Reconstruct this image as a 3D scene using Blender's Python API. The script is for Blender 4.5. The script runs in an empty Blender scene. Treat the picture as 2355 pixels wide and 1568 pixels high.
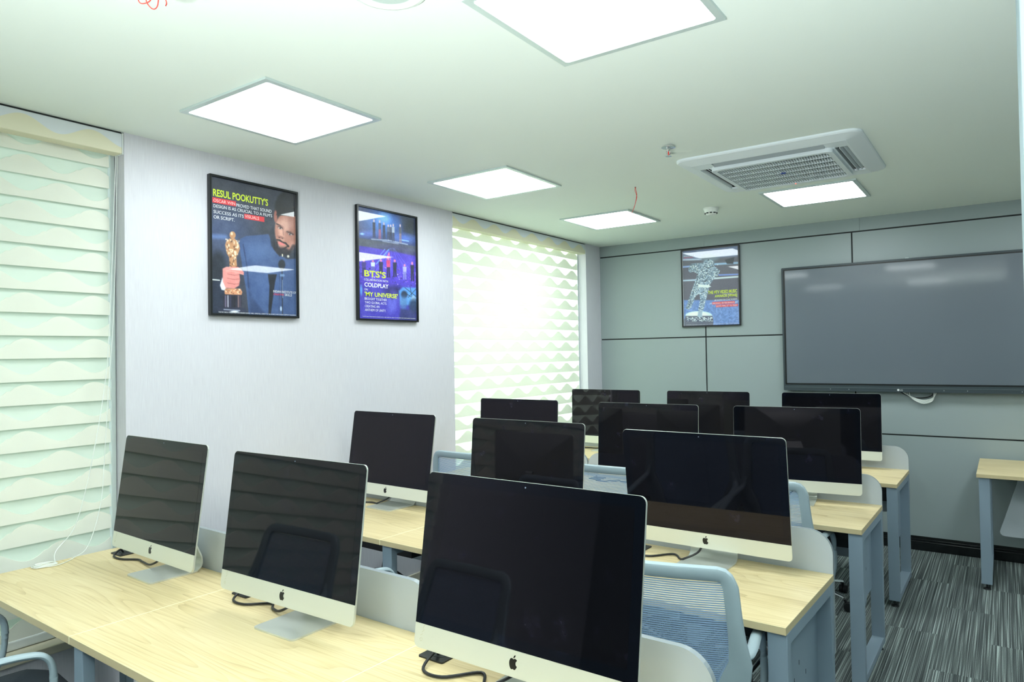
import bpy, bmesh, math, random
import numpy as np
from mathutils import Vector, Matrix
random.seed(4)
S = bpy.context.scene
COL = S.collection

# ------------------------------------------------------------------ camera
YB = 6.313      # back wall
HC = 2.650      # ceiling
CAM = Vector((3.3421, 0.0, 1.5888))
yaw, pitch, roll = 0.6149, 0.0172, -0.0164
F = Vector((-math.sin(yaw), math.cos(yaw), 0)); R = Vector((math.cos(yaw), math.sin(yaw), 0)); U = Vector((0, 0, 1))
F, U = math.cos(pitch)*F + math.sin(pitch)*U, -math.sin(pitch)*F + math.cos(pitch)*U
Rc = math.cos(roll)*R + math.sin(roll)*U
Uc = -math.sin(roll)*R + math.cos(roll)*U
cam = bpy.data.cameras.new('camera'); co = bpy.data.objects.new('camera', cam); COL.objects.link(co)
co.matrix_world = Matrix(((Rc.x, Uc.x, -F.x, CAM.x), (Rc.y, Uc.y, -F.y, CAM.y), (Rc.z, Uc.z, -F.z, CAM.z), (0, 0, 0, 1)))
cam.sensor_width = 36; cam.lens = 1604.0/2355*36; cam.clip_start = 0.05
S.camera = co

# ------------------------------------------------------------------ light and exposure
S.view_settings.view_transform = 'Standard'; S.view_settings.look = 'None'
S.view_settings.gamma = 1; S.view_settings.use_curve_mapping = False
S.view_settings.exposure = 0.25
w = bpy.data.worlds.new('sky'); S.world = w; w.use_nodes = True
w.node_tree.nodes['Background'].inputs[0].default_value = (0.90, 0.97, 1.0, 1)
w.node_tree.nodes['Background'].inputs[1].default_value = 1.0
PANEL_E = 14.0
def area(name, loc, rot, sx, sy, power, col):
    l = bpy.data.lights.new(name, 'AREA'); l.shape = 'RECTANGLE'; l.size = sx; l.size_y = sy
    l.energy = power; l.color = col
    o = bpy.data.objects.new(name, l); o.location = loc; o.rotation_euler = rot; COL.objects.link(o); return o
# daylight falling on the two windows from outside
area('daylight_far_window', (-1.1, 5.0, 1.75), (0, -math.pi/2, 0), 1.9, 1.9, 250, (1.0, 0.99, 0.97))
area('daylight_near_window', (-1.1, 0.0, 1.6), (0, -math.pi/2, 0), 2.2, 2.6, 14, (0.97, 1.0, 0.97))
# the photographer's flash, bounced off the ceiling from beside the camera
fl = area('bounce_flash', (3.0, -1.3, 0.82), (0, 0, 0), 0.2, 0.2, 99, (0.92, 0.985, 0.98))
fl.rotation_euler = Vector((-.10, .70, 1.0)).to_track_quat('-Z', 'Y').to_euler()
fl.data.spread = math.radians(95)

# ------------------------------------------------------------------ materials
def lin(c): return tuple((v/255/12.92 if v/255 <= .04045 else ((v/255+.055)/1.055)**2.4) for v in c)
MATS = {}
class NT:
    def __init__(s, m): s.m = m; s.t = m.node_tree; s.b = s.t.nodes['Principled BSDF']
    def n(s, typ, ins=None, **kw):
        x = s.t.nodes.new(typ)
        for k, v in kw.items(): setattr(x, k, v)
        for k, v in (ins or {}).items():
            if isinstance(v, bpy.types.NodeSocket): s.t.links.new(v, x.inputs[k])
            else: x.inputs[k].default_value = v
        return x
    def math(s, op, a, b=0.0): return s.n('ShaderNodeMath', {0: a, 1: b}, operation=op).outputs[0]
    def ramp(s, fac, stops):
        x = s.n('ShaderNodeValToRGB', {0: fac}); e = x.color_ramp.elements
        while len(e) < len(stops): e.new(0.5)
        for q, (p, c) in zip(e, stops): q.position = p; q.color = (*c, 1)
        return x.outputs[0]
    def link(s, o, i): s.t.links.new(o, i)
def mat(name, col, rough=.5, metal=0., spec=.5, coat=0., bump=None, emit=None, linear=False):
    if name in MATS: return MATS[name]
    m = bpy.data.materials.new(name); m.use_nodes = True; b = m.node_tree.nodes['Principled BSDF']
    c = col if linear else lin(col)
    b.inputs['Base Color'].default_value = (*c, 1); b.inputs['Roughness'].default_value = rough
    b.inputs['Metallic'].default_value = metal; b.inputs['Specular IOR Level'].default_value = spec
    b.inputs['Coat Weight'].default_value = coat; b.inputs['Coat Roughness'].default_value = .02
    if emit: b.inputs['Emission Color'].default_value = (*emit[0], 1); b.inputs['Emission Strength'].default_value = emit[1]
    N = NT(m)
    if bump:
        sc, st, vec = bump
        tc = N.n('ShaderNodeTexCoord').outputs['Object']
        mp = N.n('ShaderNodeMapping', {0: tc, 3: vec}).outputs[0]
        nz = N.n('ShaderNodeTexNoise', {'Vector': mp, 'Scale': sc, 'Detail': 3.}).outputs[0]
        N.link(N.n('ShaderNodeBump', {'Height': nz, 'Strength': st, 'Distance': .002}).outputs[0], b.inputs['Normal'])
    MATS[name] = m; return m

def mat_wood(name, c1, c2, c3, rough=.42, seed=0.):
    m = mat(name, c1, rough); N = NT(m)
    tc = N.n('ShaderNodeTexCoord').outputs['Object']
    mp = N.n('ShaderNodeMapping', {0: tc, 1: (seed, seed*.7, 0), 3: (.42, 4.4, 4.4)}).outputs[0]
    big = N.n('ShaderNodeTexNoise', {'Vector': mp, 'Scale': 1.5, 'Detail': 1.2, 'Distortion': .25}).outputs[0]
    wv = N.math('FRACT', N.math('MULTIPLY', big, 17.0))
    line = N.math('POWER', wv, 3.5)
    mp3 = N.n('ShaderNodeMapping', {0: tc, 3: (.9, 3.2, 3.2)}).outputs[0]
    patch = N.n('ShaderNodeTexNoise', {'Vector': mp3, 'Scale': 2.2, 'Detail': 2.}).outputs[0]
    mp2 = N.n('ShaderNodeMapping', {0: tc, 3: (2.2, 75.0, 75.0)}).outputs[0]
    fine = N.n('ShaderNodeTexNoise', {'Vector': mp2, 'Scale': 2.0, 'Detail': 4.}).outputs[0]
    f = N.math('ADD', N.math('MULTIPLY', N.math('MULTIPLY', line, patch), .46), N.math('ADD', N.math('MULTIPLY', fine, .55), N.math('MULTIPLY', patch, .35)))
    col = N.ramp(f, [(0.30, lin(c1)), (.55, lin(c2)), (.95, lin(c3))])
    N.link(col, N.b.inputs['Base Color'])
    return m

WOOD = mat_wood('light_oak_laminate', (224, 208, 166), (213, 194, 147), (176, 154, 108), .4)
WEDGE = mat('shaded_oak_edge_band', (204, 187, 146), .5, bump=(60, .2, (1, 1, 1)))  # edge band darkened to paint in the front edge's shade
WSEAM = mat('cream_edge_line', (250, 245, 205), .45)
STEEL = mat('blue_grey_steel', (138, 156, 170), .42)
BLACKM = mat('black_metal', (22, 26, 28), .45)
BLACKP = mat('black_plastic', (24, 27, 29), .4)
PARTN = mat('pale_grey_panel', (184, 192, 198), .38)
PARTE = mat('grey_panel_edge', (140, 150, 155), .35)
ALU = mat('brushed_aluminium', (214, 218, 212), .32, .55)
CHIN = mat('satin_aluminium_chin', (222, 224, 212), .38, .35)
GLASSB = mat('black_screen_glass', (7, 11, 18), .03, 0, .30)
ACTIVE = mat('dark_display_area', (9, 10, 14), .035, 0, .32)
for q in (GLASSB, ACTIVE): q.node_tree.nodes['Principled BSDF'].inputs['Specular Tint'].default_value = (1.0, .86, 1.0, 1)
for q, c0, c1 in ((ACTIVE, (9, 10, 14), (34, 32, 48)), (GLASSB, (7, 11, 18), (26, 28, 46))):
    N = NT(q); tcs = N.n('ShaderNodeTexCoord').outputs['Object']; oi = N.n('ShaderNodeObjectInfo').outputs['Random']
    of = N.n('ShaderNodeVectorMath', {0: tcs, 1: N.n('ShaderNodeCombineXYZ', {0: N.math('MULTIPLY', oi, 50.), 1: 0., 2: N.math('MULTIPLY', oi, 31.)}).outputs[0]}, operation='ADD').outputs[0]
    a_ = N.n('ShaderNodeTexNoise', {'Vector': of, 'Scale': 9., 'Detail': 5., 'Roughness': .65}).outputs[0]
    N.link(N.ramp(a_, [(.60, lin(c0)), (.80, lin(c1))]), q.node_tree.nodes['Principled BSDF'].inputs['Base Color'])
LOGO = mat('black_logo', (14, 14, 15), .25)
CORDB = mat('black_rubber', (26, 28, 30), .45)
CHROME = mat('chrome', (235, 235, 235), .08, 1.)
FRAMEP = mat('blue_grey_plastic', (160, 178, 186), .42)
MESHM = mat('grey_mesh_thread', (150, 178, 210), .6)
SEATM = mat('slate_seat_fabric', (58, 66, 76), .85, bump=(300, .4, (1, 1, 1)))
CEIL = mat('ceiling_paint', (228, 237, 230), .75, bump=(40, .05, (1, 1, 1)))
WALLP = mat('lavender_wallpaper', (222, 224, 232), .7)
PANELM = mat('grey_wall_laminate', (151, 163, 164), .38, bump=(500, .15, (1, 1, 1)))
GROOVE = mat('black_groove', (22, 30, 30), .6)
BASEB = mat('black_skirting', (16, 20, 22), .25)
WHITEP = mat('white_plastic', (228, 234, 230), .35)
ACW = mat('white_unit_plastic', (222, 231, 234), .4)
DARK = mat('dark_cavity', (30, 36, 38), .7)
GREYV = mat('grey_vane', (150, 160, 164), .4)
TVF = mat('dark_grey_bezel', (52, 64, 70), .35)
TVG = mat('black_inner_bezel', (14, 20, 22), .3)
REDW = mat('red_wire', (226, 70, 60), .4)
WINF = mat('white_window_frame', (205, 216, 214), .4)
BLKF = mat('black_picture_frame', (20, 24, 26), .3)
PAPER = mat('white_paper', (235, 240, 240), .5)
WHT = mat('white_print', (235, 238, 245), .4, coat=1)
YEL = mat('lime_yellow_print', (216, 236, 62), .4, coat=1)
REDP = mat('red_print', (228, 62, 72), .4, coat=1)
PINKT = mat('pale_pink_print', (255, 214, 214), .4, coat=1)
LOGOW = mat('white_mark', (225, 230, 230), .4)
BLUEM = mat('blue_badge', (44, 70, 150), .3)
DIFF = mat('lit_diffuser', (255, 255, 255), .5, emit=((0.90, 0.99, 1.0), PANEL_E))
ALUF = mat('pale_aluminium_trim', (196, 210, 208), .35, .2)
SCRIB = mat('pencil_mark', (196, 190, 160), .6)

# wallpaper: vertical fibres
N = NT(WALLP); tc = N.n('ShaderNodeTexCoord').outputs['Object']
mp = N.n('ShaderNodeMapping', {0: tc, 3: (190, 190, 7)}).outputs[0]
nz = N.n('ShaderNodeTexNoise', {'Vector': mp, 'Scale': 1.6, 'Detail': 3.}).outputs[0]
N.link(N.ramp(nz, [(.3, lin((212, 211, 219))), (.7, lin((221, 221, 228)))]), N.b.inputs['Base Color'])
N.link(N.n('ShaderNodeBump', {'Height': nz, 'Strength': .35, 'Distance': .002}).outputs[0], N.b.inputs['Normal'])
# carpet tiles with thin stripes along y
CARPET = mat('striped_carpet', (80, 90, 90), .95)
N = NT(CARPET); tc = N.n('ShaderNodeTexCoord').outputs['Object']
sp = N.n('ShaderNodeSeparateXYZ', {0: tc})
cx = N.math('FLOOR', N.math('MULTIPLY', sp.outputs[0], 4.0))
cyr = N.math('ADD', N.math('MULTIPLY', sp.outputs[1], 1.0), N.math('MULTIPLY', N.math('MODULO', cx, 2.0), .5))
cy = N.math('FLOOR', cyr)
wn = N.n('ShaderNodeTexWhiteNoise', {0: N.n('ShaderNodeCombineXYZ', {0: cx, 1: cy}).outputs[0]}, noise_dimensions='3D').outputs[0]
v = N.n('ShaderNodeCombineXYZ', {0: N.math('MULTIPLY', sp.outputs[0], 250.0), 1: N.math('ADD', N.math('MULTIPLY', sp.outputs[1], 1.2), N.math('MULTIPLY', wn, 90.0)), 2: N.math('MULTIPLY', wn, 40.0)}).outputs[0]
st = N.n('ShaderNodeTexNoise', {'Vector': v, 'Scale': 1.0, 'Detail': 1.5}).outputs[0]
sp2 = N.n('ShaderNodeTexNoise', {'Vector': tc, 'Scale': 260., 'Detail': 2.}).outputs[0]
f = N.math('ADD', N.math('MULTIPLY', st, .8), N.math('MULTIPLY', sp2, .25))
N.link(N.ramp(f, [(.40, lin((46, 54, 54))), (.52, lin((82, 91, 91))), (.60, lin((116, 126, 124))), (.70, lin((178, 192, 188)))]), N.b.inputs['Base Color'])
N.link(N.n('ShaderNodeBump', {'Height': sp2, 'Strength': .6, 'Distance': .004}).outputs[0], N.b.inputs['Normal'])
# fabric of the blinds
def mat_fabric(name, col, trans, clear):
    m = bpy.data.materials.new(name); m.use_nodes = True; t = m.node_tree
    t.nodes.remove(t.nodes['Principled BSDF']); out = t.nodes['Material Output']
    d = t.nodes.new('ShaderNodeBsdfDiffuse'); tr = t.nodes.new('ShaderNodeBsdfTranslucent'); tp = t.nodes.new('ShaderNodeBsdfTransparent')
    d.inputs[0].default_value = (*lin(col), 1); tr.inputs[0].default_value = (*lin(col), 1)
    a = t.nodes.new('ShaderNodeMixShader'); b = t.nodes.new('ShaderNodeMixShader')
    a.inputs[0].default_value = trans; b.inputs[0].default_value = clear
    t.links.new(d.outputs[0], a.inputs[1]); t.links.new(tr.outputs[0], a.inputs[2])
    t.links.new(a.outputs[0], b.inputs[1]); t.links.new(tp.outputs[0], b.inputs[2]); t.links.new(b.outputs[0], out.inputs[0])
    return m
FABS = mat_fabric('cream_blind_fabric', (251, 252, 242), .24, 0.0)
FABB = mat_fabric('sheer_blind_fabric', (238, 247, 238), .34, .06)
# window glass
GL = bpy.data.materials.new('window_glass'); GL.use_nodes = True; t = GL.node_tree; t.nodes.remove(t.nodes['Principled BSDF'])
tp = t.nodes.new('ShaderNodeBsdfTransparent'); gs = t.nodes.new('ShaderNodeBsdfGlossy'); mx = t.nodes.new('ShaderNodeMixShader')
tp.inputs[0].default_value = (.92, .97, .95, 1); gs.inputs['Roughness'].default_value = .02; mx.inputs[0].default_value = .06
t.links.new(tp.outputs[0], mx.inputs[1]); t.links.new(gs.outputs[0], mx.inputs[2]); t.links.new(mx.outputs[0], t.nodes['Material Output'].inputs[0])
# interactive screen: matt anti-glare glass, reflected haze put into its base grey
TVS = mat('antiglare_screen', (92, 102, 112), .34, 0, .6, coat=.5)
TVS.node_tree.nodes['Principled BSDF'].inputs['Coat Roughness'].default_value = .07
# cassette fabric with pale scallops
CASF = mat('scalloped_cassette_fabric', (228, 226, 200), .6)
N = NT(CASF); tc = N.n('ShaderNodeTexCoord').outputs['Object']; sp = N.n('ShaderNodeSeparateXYZ', {0: tc})
sn = N.math('SINE', N.math('MULTIPLY', sp.outputs[1], 2*math.pi/.275))
lim = N.math('ADD', N.math('MULTIPLY', sn, .026), -.048)
gt = N.math('GREATER_THAN', sp.outputs[2], lim)
N.link(N.ramp(gt, [(0, lin((232, 228, 200))), (1, lin((222, 228, 232)))]), N.b.inputs['Base Color'])

# ------------------------------------------------------------------ mesh helpers
def obj(name, bm, m, parent=None, smooth=False, loc=None, rot=None):
    me = bpy.data.meshes.new(name)
    bmesh.ops.recalc_face_normals(bm, faces=bm.faces)
    bm.to_mesh(me); bm.free()
    for q in (m if isinstance(m, (list, tuple)) else [m]): me.materials.append(q)
    if smooth:
        me.shade_smooth()
        try: me.set_sharp_from_angle(angle=math.radians(38))
        except Exception: pass
    o = bpy.data.objects.new(name, me); COL.objects.link(o)
    if parent: o.parent = parent
    if loc: o.location = loc
    if rot: o.rotation_euler = rot
    return o
def B(): return bmesh.new()
def box(bm, x0, x1, y0, y1, z0, z1, bev=0., M=None, mi=0):
    r = bmesh.ops.create_cube(bm, size=1); vs = r['verts']
    for v in vs: v.co = Vector(((x0+x1)/2+v.co.x*(x1-x0), (y0+y1)/2+v.co.y*(y1-y0), (z0+z1)/2+v.co.z*(z1-z0)))
    fs = set(f for v in vs for f in v.link_faces)
    for f in fs: f.material_index = mi
    if M: bmesh.ops.transform(bm, matrix=M, verts=vs)
    if bev:
        es = list(set(e for v in vs for e in v.link_edges))
        bmesh.ops.bevel(bm, geom=es, offset=bev, segments=2, profile=.5, affect='EDGES')
    return bm
def prism(bm, pts, a, b, M=None, mi=0, side=None):
    """polygon pts (x,y) extruded from z=a to z=b, then M"""
    M = M or Matrix(); lo = [bm.verts.new(M @ Vector((x, y, a))) for x, y in pts]; hi = [bm.verts.new(M @ Vector((x, y, b))) for x, y in pts]
    n = len(pts); f = [bm.faces.new(lo[::-1]), bm.faces.new(hi)]
    for q in f: q.material_index = mi
    for i in range(n):
        q = bm.faces.new((lo[i], lo[(i+1) % n], hi[(i+1) % n], hi[i])); q.material_index = mi if side is None else side
    return bm
def ring(bm, outer, inner, a, b, M=None, mi=0):
    M = M or Matrix(); n = len(outer); L = []
    for z in (a, b):
        L.append([[bm.verts.new(M @ Vector((x, y, z))) for x, y in p] for p in (outer, inner)])
    for i in range(n):
        j = (i+1) % n
        for q in ((L[0][0][i], L[0][0][j], L[0][1][j], L[0][1][i]), (L[1][0][i], L[1][0][j], L[1][1][j], L[1][1][i]),
                  (L[0][0][i], L[0][0][j], L[1][0][j], L[1][0][i]), (L[0][1][i], L[0][1][j], L[1][1][j], L[1][1][i])):
            f = bm.faces.new(q); f.material_index = mi
    return bm
def rrect(x0, x1, y0, y1, r, seg=6):
    rs = r if isinstance(r, (list, tuple)) else [r]*4    # BL, BR, TR, TL
    out = []
    for (cx, cy, a0, rr) in ((x0, y0, math.pi, rs[0]), (x1, y0, 1.5*math.pi, rs[1]), (x1, y1, 0, rs[2]), (x0, y1, .5*math.pi, rs[3])):
        ox = cx + (rr if cx == x0 else -rr); oy = cy + (rr if cy == y0 else -rr)
        for k in range(seg+1):
            a = a0 + .5*math.pi*k/seg
            out.append((ox+rr*math.cos(a), oy+rr*math.sin(a)))
    return out
def smooth_path(pts, n=8, closed=False):
    P = [Vector(p) for p in pts]; out = []; m = len(P)
    rng = range(m) if closed else range(m-1)
    for i in rng:
        p0 = P[(i-1) % m] if closed or i > 0 else P[i]*2-P[i+1]
        p1 = P[i]; p2 = P[(i+1) % m]
        p3 = P[(i+2) % m] if closed or i < m-2 else P[i+1]*2-P[i]
        for k in range(n):
            t = k/n
            out.append(.5*((2*p1)+(p2-p0)*t+(2*p0-5*p1+4*p2-p3)*t*t+(3*p1-p0-3*p2+p3)*t**3))
    if not closed: out.append(P[-1])
    return out
def tube(bm, pts, rx, ry=None, seg=10, closed=False, up=(0, 0, 1), mi=0):
    """sweep an ellipse; rx along side axis, ry along 'up'-ish axis; rx/ry may be lists"""
    n = len(pts); ry = rx if ry is None else ry
    gx = (lambda i: rx[i]) if hasattr(rx, '__len__') else (lambda i: rx)
    gy = (lambda i: ry[i]) if hasattr(ry, '__len__') else (lambda i: ry)
    rings = []
    for i, p in enumerate(pts):
        p = Vector(p)
        a = Vector(pts[(i-1) % n] if closed or i > 0 else pts[i]); b = Vector(pts[(i+1) % n] if closed or i < n-1 else pts[i])
        T = (b-a).normalized(); s = T.cross(Vector(up))
        if s.length < 1e-3: s = T.cross(Vector((0, 1, 0)))
        s.normalize(); u = s.cross(T).normalized()
        rings.append([bm.verts.new(p + s*gx(i)*math.cos(2*math.pi*k/seg) + u*gy(i)*math.sin(2*math.pi*k/seg)) for k in range(seg)])
    for i in range(n if closed else n-1):
        A, C = rings[i], rings[(i+1) % n]
        for k in range(seg):
            f = bm.faces.new((A[k], A[(k+1) % seg], C[(k+1) % seg], C[k])); f.material_index = mi
    if not closed:
        bm.faces.new(rings[0]).material_index = mi; bm.faces.new(rings[-1][::-1]).material_index = mi
    return bm
def lathe(bm, prof, seg=24, M=None, mi=0):
    M = M or Matrix(); rs = []
    for r, z in prof: rs.append([bm.verts.new(M @ Vector((max(r, 1e-4)*math.cos(2*math.pi*k/seg), max(r, 1e-4)*math.sin(2*math.pi*k/seg), z))) for k in range(seg)])
    for i in range(len(rs)-1):
        for k in range(seg):
            f = bm.faces.new((rs[i][k], rs[i][(k+1) % seg], rs[i+1][(k+1) % seg], rs[i+1][k])); f.material_index = mi
    bm.faces.new(rs[0][::-1]).material_index = mi; bm.faces.new(rs[-1]).material_index = mi
    return bm
def thing(name, label, cat, loc=(0, 0, 0), rz=0, group=None):
    o = bpy.data.objects.new(name, None); COL.objects.link(o); o.empty_display_size = .1
    o.location = loc; o.rotation_euler = (0, 0, rz); tag(o, label, cat, group); return o
def tag(o, label, cat, group=None):
    o['label'] = label; o['category'] = cat
    if group: o['group'] = group
def struct(name, bm, m, parent=None, **k):
    o = obj(name, bm, m, parent, **k)
    if not parent: o['kind'] = 'structure'
    return o
def kids(o): return [c for c in bpy.data.objects if c.parent == o]
def dup(root, loc, rz, label):
    allk = {}
    for c in bpy.data.objects:
        if c.parent: allk.setdefault(c.parent.name, []).append(c)
    r = root.copy(); COL.objects.link(r); r.location = loc; r.rotation_euler = (0, 0, rz); r['label'] = label
    for ch in allk.get(root.name, []):
        c = ch.copy(); COL.objects.link(c); c.parent = r
        for g in allk.get(ch.name, []):
            d = g.copy(); COL.objects.link(d); d.parent = c
    return r
def text_mesh(body, ext=.0, off=0.):
    cu = bpy.data.curves.new('lettering', 'FONT'); cu.body = body; cu.size = 1; cu.extrude = ext; cu.resolution_u = 3; cu.offset = off
    o = bpy.data.objects.new('lettering', cu); COL.objects.link(o)
    me = bpy.data.meshes.new_from_object(o.evaluated_get(bpy.context.evaluated_depsgraph_get()))
    bpy.data.objects.remove(o); bpy.data.curves.remove(cu); return me
def text_obj(name, body, m, M, x0, x1, z0, z1, off, parent, bold=0.):
    """lettering squeezed into the box x0..x1, z0..z1 of the plane M (x right, y up, z out)"""
    me = text_mesh(body, .5, bold); n = len(me.vertices); a = np.empty(n*3); me.vertices.foreach_get('co', a); a = a.reshape(-1, 3)
    mn, mxx = a.min(0), a.max(0)
    a[:, 0] = x0+(a[:, 0]-mn[0])/(mxx[0]-mn[0])*(x1-x0); a[:, 1] = z0+(a[:, 1]-mn[1])/(mxx[1]-mn[1])*(z1-z0)
    a[:, 2] = off+(a[:, 2]-mn[2])/(mxx[2]-mn[2])*.0004
    A = np.array(M); a = a @ A[:3, :3].T + A[:3, 3]
    me.vertices.foreach_set('co', a.ravel()); me.update(); me.name = name
    me.materials.clear(); me.materials.append(m)
    o = bpy.data.objects.new(name, me); COL.objects.link(o); o.parent = parent; return o

# ------------------------------------------------------------------ the room
XR, Y0 = 5.3, -3.2
W1a, W1b = -1.0, 1.613      # near window opening (y)
W2a, W2b = 3.985, 6.012      # far window opening (y)
SILL = .375
struct('floor', box(B(), -.3, XR+.1, Y0-.1, YB+.1, -.1, 0), CARPET)
struct('ceiling', box(B(), -.3, XR+.1, Y0-.1, YB+.1, HC, HC+.1), CEIL)
bm = B()
for a, b in ((Y0, W1a), (W1b, W2a), (W2b, YB)): box(bm, -.28, 0, a, b, 0, HC)
for a, b in ((W1a, W1b), (W2a, W2b)): box(bm, -.28, -.012, a, b, 0, SILL-.035)
struct('wall_left', bm, WALLP)
bw = struct('wall_back', box(B(), -.28, XR, YB, YB+.1, 0, HC), GROOVE)
gx = [0.0, 1.087, 2.333, 3.58, 4.83, XR]; gz = [.10, .889, 1.709, 2.539, HC]
bm = B()
g = .006
for i in range(5):
    for j in range(4):
        top = j == 3
        xa, xb = gx[i], gx[i+1]
        if top and i == 1: xb += .06
        if top and i == 2: xa += .06
        gg = g if not top else .0008
        box(bm, xa+(gg if i else 0), xb-(gg if i < 4 else 0), YB-.010, YB+.001, gz[j]+g, gz[j+1]-(g if j < 3 else 0), 0)
struct('wall_panelling', bm, PANELM, bw)
struct('wall_front', box(B(), -.28, XR, Y0-.1, Y0, 0, HC), mat('charcoal_wall', (92, 96, 100), .6))
struct('wall_right', box(B(), XR, XR+.1, Y0, YB, 0, HC), PANELM)
bm = box(B(), 0, XR, YB-.028, YB-.010, 0, .088, .002); box(bm, 0, XR, YB-.034, YB-.010, .0, .07, .003)
struct('baseboard_back', bm, BASEB)
bm = B()
for a, b in ((Y0, W1a), (W1b, W2a), (W2b, YB)): box(bm, .0, .014, a, b, 0, .09, .002)
struct('baseboard_left', bm, mat('beige_skirting', (206, 202, 184), .4))
# white column whose corner shows at the right edge
struct('trim_1', box(B(), 3.388, 3.75, 2.0, 2.35, 0, HC, .004), mat('pale_blue_paint', (168, 188, 196), .6))

def window(n, a, b):
    bm = B(); x0, x1 = -.27, -.21
    for (ya, yb, za, zb) in ((a, b, SILL, SILL+.05), (a, b, HC-.06, HC), (a, a+.05, SILL, HC), (b-.05, b, SILL, HC)):
        box(bm, x0, x1, ya, yb, za, zb, .002)
    k = max(1, round((b-a)/1.1))
    for i in range(1, k): yy = a+(b-a)*i/k; box(bm, x0, x1, yy-.025, yy+.025, SILL, HC, .002)
    w_ = struct('window_%d' % n, bm, WINF)
    struct('glass_pane', box(B(), -.243, -.237, a+.04, b-.04, SILL+.04, HC-.05), GL, w_)
    struct('window_sill', box(B(), -.28, .004, a, b, SILL-.035, SILL, .003), mat('sill_blind_tint', (214, 208, 186), .4), w_)  # beige is light through the blind, put into the sill colour
window(1, W1a, W1b); window(2, W2a, W2b)

# blinds ------------------------------------------------------------
def blind(a, b, label, phase, topz=2.548, lo=.415):
    t = thing('window_blind', label, 'blind', (-.05, (a+b)/2, HC))
    LY = (a+b)/2
    def P(nm, bm, m, **k):
        for v in bm.verts: v.co -= Vector((-.05, LY, HC))
        return obj(nm, bm, m, t, **k)
    # cassette
    bm = box(B(), -.075, -.001, a+.004, b-.008, topz, HC-.008, .004)
    o = obj('cassette', bm, CASF, t)
    for v in o.data.vertices: v.co -= Vector((-.05, LY, HC))
    o.data.materials[0] = CASF
    P('end_cap', box(B(), -.077, .001, b-.008, b-.002, topz-.003, HC-.006, .002), WHITEP)
    P('end_cap', box(B(), -.077, .001, a+.001, a+.005, topz-.003, HC-.006, .002), WHITEP)
    P('roller_gap', box(B(), -.07, -.006, a+.01, b-.01, HC-.008, HC-.0005), BLACKP)
    # sheer back layer
    ya, yb = a+.012, b-.03
    P('sheer_layer', box(B(), -.0965, -.0955, ya, yb, lo, topz+.02), FABB)
    # front strips: straight lower edge, scalloped upper edge
    bm = B(); pitch_, wl = .0992, .275; k = 0
    z = .706 - 3*pitch_
    ny = int((yb-ya)/(wl/20))
    while z < topz+.05:
        zb_ = z; ph = phase + (.5 if k % 2 else 0)
        cols = []
        for i in range(ny+1):
            y = ya+(yb-ya)*i/ny
            tt = ((y-phase)/wl + (.5 if k % 2 else 0)) % 1.0
            s = math.cos(2*math.pi*tt)
            zz = zb_+.0585+.0285*s
            if .70 < tt < .82: zz += .004*math.sin((tt-.70)/.12*2*math.pi)
            col = []
            lo_, hi_ = max(zb_, lo), min(zz, topz+.03)
            if hi_ < lo_+.002: col = None
            else:
                for q in range(4):
                    f_ = q/3; zq = lo_+(hi_-lo_)*f_
                    out = .0095+.0060*(1-(zq-zb_)/.09)
                    col.append((bm.verts.new((-.0955+out, y, zq)), bm.verts.new((-.0955+out-.0032, y, zq))))
            cols.append(col)
        for i in range(ny):
            A, C = cols[i], cols[i+1]
            if not A or not C: continue
            for q in range(3):
                bm.faces.new((A[q][0], C[q][0], C[q+1][0], A[q+1][0])); bm.faces.new((A[q][1], A[q+1][1], C[q+1][1], C[q][1]))
            bm.faces.new((A[0][0], A[0][1], C[0][1], C[0][0])); bm.faces.new((A[3][0], C[3][0], C[3][1], A[3][1]))
        z += pitch_; k += 1
    P('scalloped_strips', bm, FABS)
    P('bottom_rail', box(B(), -.105, -.075, ya, yb, SILL+.002, lo+.002, .006), WHITEP)
    P('side_channel', box(B(), -.11, -.085, b-.022, b-.003, SILL+.002, topz+.01, .002), WINF)
    return t
bl1 = blind(W1a, W1b, 'pale green scalloped zebra blind at the left edge of the picture, beside the nearest desk', 1.240)
bl2 = blind(W2a, W2b, 'glowing backlit zebra blind in the far window, beyond the two posters', 4.1)
# pull cord of the near blind: thing hanging from the cassette
def ray(px, py):
    u, v = (px-1177.5)/1604.0, -(py-784)/1604.0
    c, s = math.cos(roll), math.sin(roll)
    return F + (u*c-v*s)*R + (u*s+v*c)*U
def at(px, py, ax, val):
    d = ray(px, py); i = 'xyz'.index(ax); return CAM + d*((val-CAM[i])/d[i])
bm = B()
A_ = [(266, 356, -.05), (258, 600, -.04), (249, 800, -.02), (239, 900, 0), (221, 1011, .03), (196, 1130, .05), (170, 1215, .07), (128, 1268, .10)]
B_ = [(270, 356, -.05), (262, 700, -.035), (249, 900, 0), (241, 1040, .025), (232, 1155, .05), (204, 1252, .09), (170, 1282, .11)]
pa = [at(x, y, 'x', q) for x, y, q in A_] + [Vector((.12, 1.265, .7535)), Vector((.125, 1.225, .7525))]
pb = [at(x, y, 'x', q) for x, y, q in B_] + [Vector((.16, 1.26, .7535)), Vector((.125, 1.195, .7525)), Vector((.105, 1.205, .7525))]
for v in pa+pb: v.z = max(v.z, .7525)
tube(bm, smooth_path(pa, 6), .0017, seg=6); tube(bm, smooth_path(pb, 6), .0017, seg=6)
cord = obj('pull_cord', bm, WHITEP, smooth=True); tag(cord, 'thin white pull cord hanging beside the near blind, its loop lying on the desk', 'cord')
bm = B()
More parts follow.
